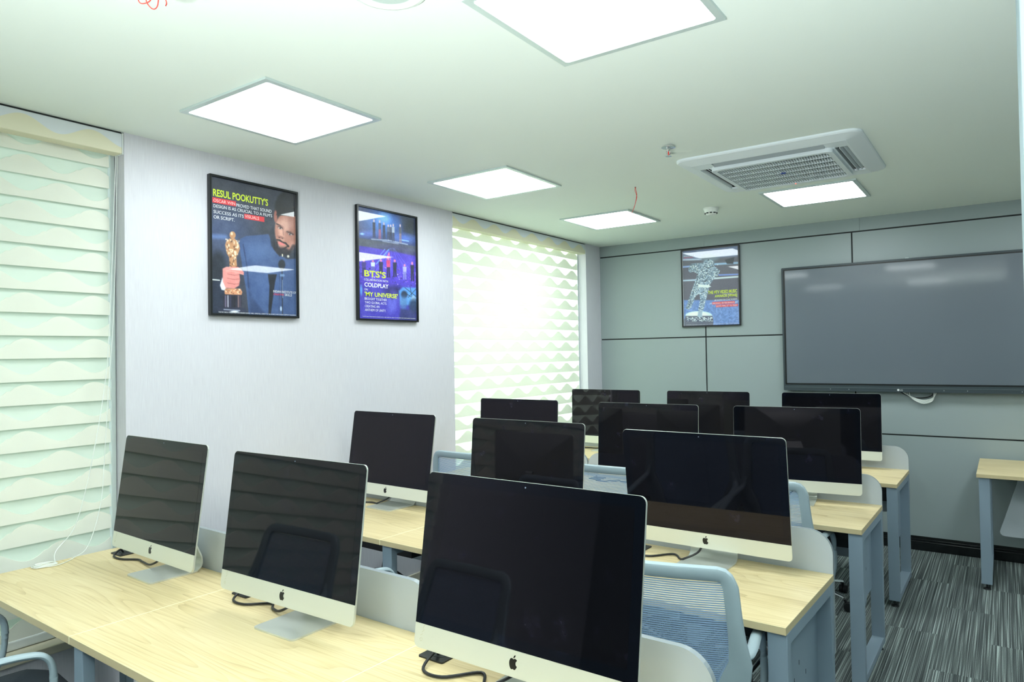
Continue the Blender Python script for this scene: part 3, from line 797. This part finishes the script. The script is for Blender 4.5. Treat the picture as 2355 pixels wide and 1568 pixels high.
# ------------------------------------------------------------------ wall screen
PB = Matrix(((1, 0, 0, 0), (0, 0, -1, 0), (0, 1, 0, 0), (0, 0, 0, 1)))     # x right, y up, z towards the room
yf = YB-.010
tv = thing('wall_screen', 'huge dark interactive display on the grey panelled back wall', 'television', (2.655, yf, 1.76))
TL = at(1797, 617, 'y', yf-.075); BLc = at(1802, 897, 'y', yf-.075)
x0 = (TL.x+BLc.x)/2-2.655; x1 = -x0; z1 = TL.z-1.76; z0 = BLc.z-1.76
bm = B(); prism(bm, rrect(x0, x1, z0, z1, .008, 3), .015, .070, PB); box(bm, x0+.3, x1-.3, -.02, 0, z0+.2, z1-.2)
obj('housing', bm, TVF, tv)
obj('bezel', ring(B(), rrect(x0, x1, z0, z1, .008, 3), rrect(x0+.014, x1-.014, z0+.048, z1-.014, .003, 3), .070, .076, PB), TVF, tv)
obj('inner_bezel', ring(B(), rrect(x0+.013, x1-.013, z0+.047, z1-.013, .003, 3), rrect(x0+.027, x1-.027, z0+.062, z1-.024, .003, 3), .070, .0735, PB), TVG, tv)
obj('screen', prism(B(), rrect(x0+.026, x1-.026, z0+.061, z1-.023, .002, 2), .0695, .0715, PB), TVS, tv)
bm = B(); box(bm, x0+.01, x1-.01, -.0785, -.075, z0+.028, z0+.031)
obj('bezel_line', bm, mat('bezel_line_grey', (92, 104, 108), .3), tv)  # slightly paler grey line along the lower bezel
bm = B(); lathe(bm, [(.008, .0765), (.008, .078)], 20, PB @ Matrix.Translation((-.004, z0+.016, 0))); lg = obj('brand_logo', bm, LOGOW, tv)
text_obj('brand_lettering', 'LG', LOGOW, PB, .008, .026, z0+.009, z0+.022, .0765, tv)
bm = B()
for xx in (-.5, -.36, .30, .45, .78, .80, .84): box(bm, xx, xx+.004, -.0775, -.076, z0+.014, z0+.018)
obj('button_mark', bm, LOGOW, tv)
bm = B(); box(bm, .06, .09, -.03, -.01, z1, z1+.012, .002); obj('mount_bracket', bm, ALUF, tv)
# cables below it
c = thing('cable_bundle', 'loop of white cables drooping from below the wall screen', 'cable', (2.66, yf, 1.22))
for k in range(4):
    d = .006*k
    p = smooth_path([(.0+.02*k, -.02, .03), (.03+.012*k, -.03, .0-d), (.10, -.035, -.035-d), (.16, -.035, -.05-d*1.4), (.22, -.03, -.03-d), (.255-.01*k, -.02, .03)], 6)
    obj('cable_strand', tube(B(), p, .0032, seg=8), WHITEP, c, smooth=True)
p = smooth_path([(-.03, -.015, .03), (.04, -.02, -.012), (.11, -.022, -.034), (.2, -.02, -.02), (.24, -.015, .03)], 6)
obj('cable_strand', tube(B(), p, .004, seg=8), CORDB, c, smooth=True)

# ------------------------------------------------------------------ posters
class Art:
    """paints a print in crop coordinates; corners give the mapping to the sheet"""
    def __init__(s, W, H, xl, xr, tl, tr, bl, br, base):
        s.W, s.H = W, H; s.c = (xl, xr, tl, tr, bl, br)
        s.I = np.ones((H, W, 3))*np.array(base, float)
        u = (np.arange(W)+.5)/W; v = (np.arange(H)+.5)/H; U_, V_ = np.meshgrid(u, v)
        s.X = xl+(xr-xl)*U_; top = tl+(tr-tl)*U_; bot = bl+(br-bl)*U_; s.Y = top+(bot-top)*V_
        s.px = (xr-xl)/W
    def uv(s, x, y):
        xl, xr, tl, tr, bl, br = s.c; u = (x-xl)/(xr-xl); t_ = tl+(tr-tl)*u; b_ = bl+(br-bl)*u; return u, (y-t_)/(b_-t_)
    def mix(s, m, col, a=1.): m = np.clip(m, 0, 1)[..., None]*a; s.I = s.I*(1-m)+np.array(col, float)*m
    def ell(s, cx, cy, rx, ry, col, ang=0, soft=.12, a=1.):
        c_, s_ = math.cos(ang), math.sin(ang); X, Y = s.X-cx, s.Y-cy
        d = np.sqrt(((X*c_+Y*s_)/rx)**2+((-X*s_+Y*c_)/ry)**2); s.mix((1+soft-d)/(2*soft)-.0, col, a)
    def poly(s, pts, col, soft=6., a=1.):
        P = np.array(pts, float); n = len(P); inside = np.zeros(s.X.shape, bool); dist = np.full(s.X.shape, 1e9)
        for i in range(n):
            x1_, y1_ = P[i]; x2_, y2_ = P[(i+1) % n]
            cnd = ((y1_ > s.Y) != (y2_ > s.Y)) & (s.X < (x2_-x1_)*(s.Y-y1_)/((y2_-y1_) or 1e-9)+x1_); inside ^= cnd
            L2 = (x2_-x1_)**2+(y2_-y1_)**2 or 1; t_ = np.clip(((s.X-x1_)*(x2_-x1_)+(s.Y-y1_)*(y2_-y1_))/L2, 0, 1)
            dist = np.minimum(dist, np.hypot(s.X-x1_-t_*(x2_-x1_), s.Y-y1_-t_*(y2_-y1_)))
        sd_ = np.where(inside, dist, -dist); s.mix(sd_/soft+.5, col, a)
    def line(s, pts, w_, col, a=1., soft=3.):
        for (x1_, y1_), (x2_, y2_) in zip(pts, pts[1:]):
            L2 = (x2_-x1_)**2+(y2_-y1_)**2 or 1; t_ = np.clip(((s.X-x1_)*(x2_-x1_)+(s.Y-y1_)*(y2_-y1_))/L2, 0, 1)
            d = np.hypot(s.X-x1_-t_*(x2_-x1_), s.Y-y1_-t_*(y2_-y1_)); s.mix((w_/2-d)/soft+.5, col, a)
    def blur(s, n=1):
        for _ in range(n):
            P = np.pad(s.I, ((1, 1), (1, 1), (0, 0)), 'edge'); s.I = (P[1:-1, 1:-1]*4+(P[:-2, 1:-1]+P[2:, 1:-1]+P[1:-1, :-2]+P[1:-1, 2:])*2+P[:-2, :-2]+P[2:, 2:]+P[:-2, 2:]+P[2:, :-2])/16
    def noise(s, amp, k, seed=1):
        r = np.random.RandomState(seed); g_ = r.rand(s.H//k+3, s.W//k+3); yy = np.arange(s.H)/k; xx = np.arange(s.W)/k
        yi = yy.astype(int); xi = xx.astype(int); fy = (yy-yi)[:, None]; fx = (xx-xi)[None]
        q = g_[yi][:, xi]*(1-fy)*(1-fx)+g_[yi+1][:, xi]*fy*(1-fx)+g_[yi][:, xi+1]*(1-fy)*fx+g_[yi+1][:, xi+1]*fy*fx
        return (q-.5)*amp
def hang_poster(name, label, M0, cx, cz, wd, ht, art, texts, boxes, axis):
    """M0: 3x3 plane axes as Matrix (x right, y up, z out) at the sheet centre"""
    t = thing(name, label, 'poster', M0.translation, 0, 'black framed posters on the walls')
    Rm = M0.to_3x3().to_4x4()
    hw, hh = wd/2, ht/2; fw = .011
    obj('frame', ring(B(), rrect(-hw, hw, -hh, hh, .002, 1), rrect(-hw+fw, hw-fw, -hh+fw, hh-fw, .001, 1), .001, .024, Rm), BLKF, t)
    obj('backing', prism(B(), rrect(-hw+fw-.001, hw-fw+.001, -hh+fw-.001, hh-fw+.001, .001, 1), .001, .012, Rm), PAPER, t)
    iw, ih = wd-2*fw, ht-2*fw
    ox = .004
    W, H = art.W, art.H; n = W*H
    gx_, gy_ = np.meshgrid(np.linspace(-iw/2+ox, iw/2-ox*.2, W), np.linspace(ih/2, -ih/2, H))
    P = np.stack([gx_, gy_, np.full_like(gx_, .0123)], -1).reshape(-1, 3); A = np.array(Rm)[:3, :3]; P = P @ A.T
    idx = np.arange(n).reshape(H, W); q = np.stack([idx[:-1, :-1], idx[1:, :-1], idx[1:, 1:], idx[:-1, 1:]], -1).reshape(-1, 4)
    me = bpy.data.meshes.new('print'); me.vertices.add(n); me.vertices.foreach_set('co', P.ravel())
    me.loops.add(q.size); me.loops.foreach_set('vertex_index', q.ravel()); me.polygons.add(len(q))
    me.polygons.foreach_set('loop_start', np.arange(0, q.size, 4)); me.polygons.foreach_set('loop_total', np.full(len(q), 4)); me.update()
    ca = me.color_attributes.new('ink', 'FLOAT_COLOR', 'POINT'); I = np.clip(art.I, 0, 255)/255
    L = np.where(I <= .04045, I/12.92, ((I+.055)/1.055)**2.4); L = np.clip(L*1.3+.006, 0, .9); ca.data.foreach_set('color', np.concatenate([L.reshape(-1, 3), np.ones((n, 1))], 1).ravel())
    m = mat('printed_sheet', (128, 128, 128), .4, coat=1.)
    if not m.get('wired'):
        Nn = NT(m); Nn.link(Nn.n('ShaderNodeAttribute', attribute_name='ink').outputs['Color'], Nn.b.inputs['Base Color']); m['wired'] = 1
    me.materials.append(m); o = bpy.data.objects.new('print', me); COL.objects.link(o); o.parent = t
    def U2(x, y): u, v = art.uv(x, y); return -iw/2+ox+u*(iw-ox), ih/2-v*ih
    for (xa, ya, xb, yb_, mt) in boxes:
        a = U2(xa, ya); b = (U2(xb, yb_)[0], U2(xa, yb_)[1])
        obj('text_highlight', prism(B(), [(a[0], b[1]), (b[0], b[1]), (b[0], a[1]), (a[0], a[1])], .0124, .0126, Rm), mt, t)
    for (s_, xa, ya, xb, yb_, mt) in texts:      # ya: top at the left end, yb_: bottom at the left end
        a = U2(xa, ya); b = U2(xa, yb_); x_ = U2(xb, ya)[0]
        text_obj('lettering', s_, mt, Rm, a[0], x_, b[1], a[1], .0128, t, .022 if mt is YEL or s_ in ('COLDPLAY',) else 0.)
    return t

# poster 1: man in a dark jacket holding a golden statuette
a1 = Art(170, 236, 88, 950, 64, 240, 1466, 1490, (52, 56, 70))
a1.ell(200, 620, 260, 240, (62, 76, 112), soft=.6, a=.8); a1.line([(90, 680), (215, 685)], 44, (96, 122, 176), .7, 30)
a1.ell(150, 1000, 70, 160, (28, 34, 48), soft=.25); a1.poly([(88, 1120), (230, 1130), (260, 1480), (88, 1480)], (30, 38, 58), 20)
a1.poly([(345, 712), (420, 672), (650, 650), (700, 760), (830, 860), (960, 860), (960, 1500), (440, 1500), (420, 1250), (380, 1000)], (58, 80, 124), 10)
a1.poly([(430, 1050), (470, 1290), (620, 1480), (450, 1490)], (40, 56, 92), 26, .7); a1.ell(560, 820, 150, 90, (78, 104, 150), -.2, .5, .6)
a1.ell(650, 1150, 170, 180, (70, 94, 142), 0, .6, .6); a1.line([(390, 760), (430, 1010), (440, 1200)], 10, (36, 50, 86), .8, 8)
a1.poly([(660, 640), (700, 560), (760, 820), (880, 850), (960, 830), (960, 900), (850, 905), (740, 850), (680, 770)], (38, 44, 60), 14)
a1.ell(835, 395, 115, 175, (24, 26, 34), soft=.1); a1.ell(900, 330, 90, 120, (26, 28, 38), soft=.15)
a1.ell(838, 640, 118, 195, (176, 122, 108), -.12, .06); a1.ell(930, 560, 70, 170, (158, 106, 94), 0, .15)
a1.ell(820, 560, 70, 60, (206, 160, 148), -.1, .5, .8); a1.ell(790, 650, 30, 62, (214, 164, 148), -.2, .5, .8)
a1.ell(728, 470, 18, 62, (150, 92, 84), 0, .2); a1.poly([(735, 455), (948, 470), (948, 380), (760, 380)], (24, 24, 30), 10)
a1.line([(738, 545), (775, 562), (800, 590)], 11, (26, 22, 26), 1, 6); a1.line([(850, 625), (890, 632), (922, 655)], 11, (26, 22, 26), 1, 6)
a1.ell(776, 578, 38, 20, (126, 82, 76), .35, .5, .8); a1.ell(884, 640, 38, 20, (120, 78, 72), .3, .5, .8); a1.ell(775, 590, 20, 7, (206, 192, 190), .35, .3); a1.ell(777, 590, 9, 8, (26, 20, 24), 0, .3); a1.ell(886, 652, 20, 7, (206, 192, 190), .3, .3); a1.ell(884, 652, 9, 8, (26, 20, 24), 0, .3); a1.line([(756, 578), (776, 574), (800, 592)], 5, (40, 28, 30), .9, 4); a1.line([(866, 640), (888, 638), (908, 656)], 5, (40, 28, 30), .9, 4); a1.line([(808, 600), (812, 660)], 10, (136, 88, 80), .6, 14); a1.ell(782, 682, 34, 12, (120, 70, 66), .25, .6, .7); a1.ell(765, 686, 7, 5, (60, 34, 36), 0, .5); a1.ell(800, 694, 7, 5, (60, 34, 36), 0, .5)
a1.line([(738, 708), (770, 712), (800, 735), (835, 742), (868, 778)], 16, (34, 26, 32), 1, 7); a1.line([(740, 730), (740, 790), (780, 815), (830, 790), (866, 770)], 16, (34, 26, 32), .9, 8)
a1.ell(788, 748, 38, 13, (214, 120, 122), .35, .2); a1.ell(812, 826, 74, 40, (32, 26, 34), .2, .3, .9); a1.poly([(705, 690), (730, 780), (790, 850), (770, 880), (700, 800)], (30, 28, 38), 12)
a1.line([(920, 770), (880, 830)], 30, (34, 30, 40), .8, 18)
a1.ell(798, 866, 7, 14, (228, 214, 190), 0, .2); a1.ell(862, 877, 13, 13, (206, 200, 190), 0, .3)
a1.ell(790, 960, 38, 50, (26, 32, 46), 0, .15); a1.poly([(640, 1060), (735, 1060), (715, 1140), (665, 1470), (640, 1470), (655, 1180)], (22, 26, 38), 8)
a1.line([(792, 1000), (792, 1470)], 12, (40, 46, 62)); a1.line([(780, 1070), (806, 1070)], 26, (120, 150, 190), .8, 12); a1.line([(765, 1060), (755, 1450)], 3, (30, 36, 50), .8)
a1.ell(776, 1410, 10, 24, (170, 190, 220), 0, .3); a1.line([(795, 1120), (797, 1300)], 6, (150, 170, 200), .7)
a1.line([(98, 1123), (160, 1128)], 9, (226, 240, 240), 1, 4)
gold = (176, 128, 92); hi = (250, 226, 196); dk = (88, 54, 40)
a1.poly([(258, 700), (310, 700), (352, 760), (358, 800), (335, 870), (322, 890), (330, 1010), (258, 1010), (252, 890), (232, 855), (216, 770), (225, 735)], gold, 7)
a1.ell(288, 665, 29, 38, gold, 0, .08); a1.ell(280, 650, 10, 15, hi, 0, .5, .8)
r_ = np.random.RandomState(3)
for _ in range(90):
    x_, y_ = r_.uniform(225, 350), r_.uniform(700, 1000)
    if 250 < x_ < 330 or y_ < 860: a1.ell(x_, y_, r_.uniform(3, 9), r_.uniform(5, 16), hi if r_.rand() > .5 else dk, r_.uniform(-.5, .5), .5, .75)
a1.poly([(165, 1180), (188, 1100), (225, 1200), (205, 1230), (180, 1225)], (206, 222, 244), 8)
a1.poly([(190, 1010), (225, 990), (340, 990), (395, 1040), (392, 1070), (350, 1060), (356, 1120), (345, 1180), (300, 1210), (215, 1205), (190, 1140)], (212, 134, 130), 8)
for yy in (1068, 1112, 1160): a1.line([(235, yy-6), (300, yy+6), (352, yy)], 6, (160, 84, 84), .8, 5)
a1.line([(230, 1030), (310, 1040), (390, 1065)], 7, (236, 168, 160), .7, 6)
a1.poly([(215, 1210), (360, 1210), (378, 1245), (368, 1275), (210, 1270), (205, 1240)], (198, 138, 104), 8)
for _ in range(24): a1.ell(r_.uniform(215, 365), r_.uniform(1215, 1270), 7, 4, hi if r_.rand() > .5 else dk, 0, .5, .8)
a1.poly([(192, 1275), (370, 1275), (366, 1400), (360, 1430), (195, 1420)], (34, 34, 50), 7)
for x_, c_ in ((215, (120, 110, 140)), (238, (200, 200, 220)), (262, (60, 60, 90)), (300, (24, 24, 34)), (338, (150, 120, 120)), (356, (80, 70, 90))): a1.line([(x_, 1285), (x_, 1395)], 12, c_, .8, 8)
a1.poly([(150, 1405), (400, 1405), (420, 1450), (140, 1440)], (40, 44, 66), 10); a1.line([(200, 1425), (350, 1432)], 8, (200, 210, 230), .8, 6); a1.ell(300, 1446, 40, 9, (230, 240, 250), 0, .4)
a1.I += a1.noise(8, 2)[..., None]+a1.noise(14, 9, 3)[..., None]
Rl = Matrix(((0, 0, 1, 0), (1, 0, 0, 0), (0, 1, 0, 0), (0, 0, 0, 1)))   # left wall: x right=+y, y up=+z, out=+x
def lw(y, z): M = Rl.copy(); M.translation = Vector((0.0005, y, z)); return M
T1 = [("RESUL POOKUTTY'S", 105, 188, 648, 266, YEL), ('OSCAR WIN', 108, 292, 312, 324, PINKT), ('PROVED THAT SOUND', 324, 338, 684, 372, WHT),
      ("DESIGN IS AS CRUCIAL TO A FILM'S", 108, 348, 690, 382, WHT), ('SUCCESS AS ITS', 108, 408, 396, 441, WHT), ('VISUALS', 408, 452, 552, 484, PINKT), ('OR SCRIPT.', 108, 462, 306, 496, WHT),
      ('INDIAN INSTITUTE OF', 694, 1222, 946, 1246, WHT), ('CREATIVE', 696, 1254, 810, 1274, REDP), ('SKILLS', 820, 1258, 898, 1282, WHT),
      ('THE PICTURE IS TAKEN FROM AN ONLINE SOURCE. MESC GIVES FULL CREDIT TO THE SOURCE AND DOESNT SUPPORT PLAGIARISM.', 145, 1448, 944, 1460, WHT)]
hang_poster('framed_poster', 'framed poster of a bearded man holding a golden statuette, nearest the near blind', lw(2.302, 2.1737), 0, 0, .550, .730, a1, T1,
            [(99, 278, 321, 332, REDP), (403, 442, 608, 494, REDP)], 'l')

# poster 2: two concert photographs
a2 = Art(150, 236, 142, 850, 88, 224, 1468, 1486, (34, 40, 76))
a2.poly([(142, 80), (850, 215), (850, 600), (142, 560)], (46, 62, 110), 10); a2.ell(440, 280, 190, 140, (72, 130, 220), .1, .6, .9); a2.ell(450, 230, 70, 60, (130, 190, 250), 0, .6, .8)
a2.poly([(500, 140), (850, 215), (850, 420), (700, 380), (640, 200)], (44, 54, 78), 60, .8); a2.ell(780, 340, 80, 130, (28, 36, 50), 0, .5, .8)
a2.ell(700, 470, 130, 50, (84, 120, 220), .1, .6, .7); a2.ell(250, 430, 110, 40, (92, 120, 220), 0, .6, .6); a2.ell(190, 430, 22, 12, (140, 190, 250), 0, .5); a2.line([(640, 490), (756, 508)], 10, (150, 200, 255), .9, 8)
a2.poly([(142, 480), (850, 570), (850, 690), (142, 600)], (66, 72, 90), 14); a2.line([(300, 492), (500, 500), (740, 548)], 14, (170, 180, 200), .8, 10); a2.line([(430, 512), (620, 540)], 16, (190, 196, 210), .5, 10)
def fig(a, x, y0, y1, c1, c2, w_=34, skin=(200, 180, 190)):
    h_ = y1-y0; a.poly([(x-w_*.5, y0+h_*.17), (x+w_*.5, y0+h_*.17), (x+w_*.42, y0+h_*.55), (x-w_*.42, y0+h_*.55)], c1, 5)
    a.poly([(x-w_*.4, y0+h_*.5), (x+w_*.4, y0+h_*.5), (x+w_*.42, y1), (x+w_*.12, y1), (x, y0+h_*.62), (x-w_*.12, y1), (x-w_*.42, y1)], c2, 5); a.ell(x, y0+h_*.08, w_*.26, h_*.08, skin, 0, .25)
for x_, a_, b_, c_, d_ in ((328, 245, 470, (34, 44, 70), (28, 34, 56)), (396, 252, 486, (70, 84, 120), (150, 90, 120)), (447, 280, 486, (48, 56, 84), (40, 46, 70)), (500, 305, 492, (90, 100, 130), (60, 66, 92)), (530, 305, 496, (70, 80, 110), (44, 50, 74)), (562, 296, 514, (160, 170, 190), (56, 62, 88)), (650, 298, 530, (80, 84, 100), (130, 110, 120))):
    fig(a2, x_, a_, b_, c_, d_)
a2.poly([(142, 575), (420, 610), (850, 650), (850, 1490), (142, 1470)], (66, 52, 170), 14); a2.ell(500, 850, 330, 190, (82, 60, 200), 0, .7, .7); a2.poly([(300, 590), (850, 690), (850, 640), (500, 600)], (58, 62, 84), 20, .8)
for x_ in (250, 330, 400, 520, 650, 730, 800): a2.line([(540+(x_-500)*.1, 600), (x_, 900)], 4, (120, 140, 250), .5, 6)
a2.line([(500, 615), (350, 795)], 12, (110, 170, 255), .8, 8); a2.line([(455, 610), (400, 680)], 8, (120, 180, 255), .7, 6)
for i in range(130):
    a2.ell(r_.uniform(150, 850), r_.uniform(830, 1080), r_.uniform(3, 10), r_.uniform(3, 10), [(210, 200, 250), (40, 34, 110), (140, 90, 210), (30, 26, 80)][r_.randint(4)], 0, .5, .7)
for x_, a_, b_, c_, d_ in ((205, 740, 950, (60, 50, 120), (40, 34, 90)), (310, 750, 900, (190, 200, 250), (90, 90, 170)), (405, 735, 930, (30, 30, 70), (26, 24, 60)), (495, 700, 960, (190, 60, 110), (40, 34, 80)), (575, 735, 950, (28, 30, 66), (26, 26, 60)), (700, 790, 980, (150, 150, 210), (120, 120, 190)), (800, 760, 1000, (26, 28, 60), (24, 24, 56))):
    fig(a2, x_, a_, b_, c_, d_, 50, (200, 120, 160))
a2.line([(480, 730), (505, 655)], 12, (200, 100, 150), 1, 6); a2.line([(520, 735), (505, 655)], 10, (200, 100, 150), .9, 6)
a2.poly([(142, 1060), (850, 1060), (850, 1490), (142, 1470)], (62, 56, 168), 40, .85); a2.ell(560, 1130, 110, 70, (30, 26, 80), 0, .5, .8)
a2.poly([(620, 1120), (670, 1075), (850, 1080), (850, 1300), (640, 1290)], (84, 150, 215), 20, .9); a2.ell(690, 1165, 40, 45, (24, 40, 66), 0, .3); a2.ell(680, 1270, 50, 90, (70, 110, 160), 0, .4, .8)
for p_ in ([(700, 1080), (850, 1190)], [(740, 1200), (850, 1090)], [(690, 1140), (850, 1230)], [(770, 1080), (800, 1240)]): a2.line(p_, 8, (26, 50, 70), .9, 5)
a2.ell(810, 1215, 30, 40, (150, 180, 210), 0, .3, .9); a2.ell(810, 1310, 60, 90, (30, 50, 80), 0, .3, .9); a2.ell(540, 1260, 60, 130, (96, 100, 200), .1, .4, .8); a2.ell(535, 1180, 30, 46, (56, 50, 140), 0, .3, .9)
a2.poly([(640, 1340), (850, 1360), (850, 1490), (620, 1480)], (44, 52, 96), 30, .8); a2.ell(172, 1120, 12, 60, (90, 170, 220), 0, .5, .8)
a2.I += a2.noise(14, 2, 5)[..., None]+a2.noise(20, 12, 3)[..., None]
T2 = [("BTS'S", 206, 868, 462, 950, YEL), ('COLLABORATION WITH', 203, 972, 486, 998, WHT), ('COLDPLAY', 206, 1022, 492, 1076, WHT), ('ON', 205, 1096, 242, 1122, WHT), ("'MY UNIVERSE'", 208, 1136, 606, 1194, YEL),
      ('BROUGHT TOGETHER', 207, 1208, 468, 1238, WHT), ('TWO GLOBAL ACTS.', 207, 1254, 467, 1284, WHT), ('CREATING AN', 208, 1300, 378, 1330, WHT), ('ANTHEM OF UNITY.', 208, 1346, 458, 1376, WHT),
      ('THE PICTURE IS TAKEN FROM AN ONLINE SOURCE. MESC GIVES FULL CREDIT TO THE SOURCE AND DOESNT SUPPORT PLAGIARISM.', 178, 1438, 835, 1448, WHT)]
hang_poster('framed_poster', 'framed blue and violet concert poster, right-hand one of the two on the white wall', lw(3.305, 2.1797), 0, 0, .5535, .7335, a2, T2, [], 'l')

# poster 3: silver figurine on a round plinth
a3 = Art(150, 205, 208, 1048, 252, 166, 1378, 1352, (84, 84, 98))
a3.poly([(200, 240), (1050, 160), (1050, 330), (200, 380)], (112, 124, 158), 30); a3.poly([(208, 985), (1048, 985), (1048, 1400), (208, 1400)], (98, 128, 184), 14)
a3.I += a3.noise(40, 3, 7)[..., None]*np.clip((a3.Y-985)/60, 0, 1)[..., None]
for (p_, w_, c_) in (([(208, 382), (500, 372)], 22, (190, 206, 236)), ([(208, 488), (330, 478)], 26, (150, 176, 226)), ([(700, 445), (1048, 425)], 30, (150, 186, 220)), ([(760, 608), (1048, 598)], 20, (120, 150, 230)), ([(208, 692), (420, 682)], 22, (190, 214, 244)), ([(680, 660), (1048, 634)], 24, (214, 232, 246))):
    a3.line(p_, w_, c_, .9, 12)
a3.poly([(850, 380), (990, 340), (970, 440), (880, 440)], (36, 44, 56), 10); a3.ell(620, 350, 130, 60, (110, 124, 140), 0, .3)
sil = (126, 148, 170)
a3.poly([(420, 430), (520, 425), (700, 480), (775, 540), (740, 620), (690, 650), (600, 780), (600, 820), (520, 1120), (490, 1180), (430, 1170), (470, 960), (455, 890), (400, 920), (330, 1090), (290, 1130), (240, 1110), (290, 980), (400, 690), (440, 590), (380, 560), (350, 560), (300, 540), (300, 500), (340, 440)], sil, 8)
a3.ell(610, 440, 85, 70, sil, 0, .08); a3.ell(330, 540, 34, 30, sil, 0, .1)
base3 = np.array(sil, float); msk = np.abs(a3.I-base3).max(-1) < 4
yy_, xx_ = np.nonzero(msk)
for _ in range(1100):
    k_ = r_.randint(len(yy_)); x_, y_ = a3.X[yy_[k_], xx_[k_]], a3.Y[yy_[k_], xx_[k_]]
    if y_ > 1190: continue
    a3.ell(x_, y_, r_.uniform(4, 11), r_.uniform(3, 6), (232, 248, 250) if r_.rand() > .52 else (44, 58, 72), r_.uniform(-.9, .9), .4, .8)
a3.line([(440, 600), (420, 720), (360, 880), (290, 1090)], 7, (36, 48, 60), .8); a3.line([(600, 640), (560, 700), (510, 700)], 9, (40, 54, 66), .8); a3.line([(540, 480), (600, 500), (680, 480)], 9, (36, 48, 60), .8)
a3.poly([(440, 745), (600, 760), (640, 780), (590, 800), (445, 790)], (208, 230, 236), 5)
a3.ell(440, 1215, 205, 66, (190, 214, 222), 0, .05); a3.ell(430, 1205, 150, 42, (226, 244, 246), 0, .3); a3.poly([(238, 1220), (645, 1220), (660, 1270), (656, 1370), (212, 1380), (215, 1280)], (88, 92, 108), 10)
for _ in range(160):
    x_ = r_.uniform(240, 645); a3.ell(x_, 1265+r_.uniform(-26, 36), 9, 5, (224, 240, 248) if r_.rand() > .5 else (44, 56, 84), r_.uniform(-.6, .6), .4, .85)
a3.poly([(500, 1130), (490, 1240), (420, 1240), (440, 1140)], (150, 170, 186), 8); a3.I += a3.noise(6, 2, 9)[..., None]
T3 = [('THE MTV VIDEO MUSIC', 590, 848, 1020, 898, YEL), ('AWARDS [VMAS]', 690, 908, 1018, 958, YEL), ('ARE KNOWN FOR ICONIC MOMENTS', 683, 978, 1018, 1002, WHT),
      ("LIKE MADONNA'S 1984 PERFORMANCE AND", 610, 1026, 1024, 1050, WHT), ("KANYE'S 'IMMA LET YOU FINISH'.", 708, 1066, 1024, 1090, WHT), ('INDIAN INSTITUTE OF', 222, 318, 400, 334, WHT), ('CREATIVE SKILLS', 222, 342, 370, 360, REDP),
      ('THE PICTURE IS TAKEN FROM AN ONLINE SOURCE. MESC GIVES FULL CREDIT TO THE SOURCE AND DOESNT SUPPORT PLAGIARISM.', 240, 1356, 1030, 1364, WHT)]
M3 = Matrix(((1, 0, 0, 0), (0, 0, -1, 0), (0, 1, 0, 0), (0, 0, 0, 1))); M3.translation = Vector((1.1423, YB-.0105, 2.1663))
hang_poster('framed_poster', 'framed poster of a silver figurine on the grey panelled back wall', M3, 0, 0, .547, .7265, a3, T3,
            [(650, 1016, 984, 1054, REDP), (702, 1060, 1028, 1096, REDP)], 'b')
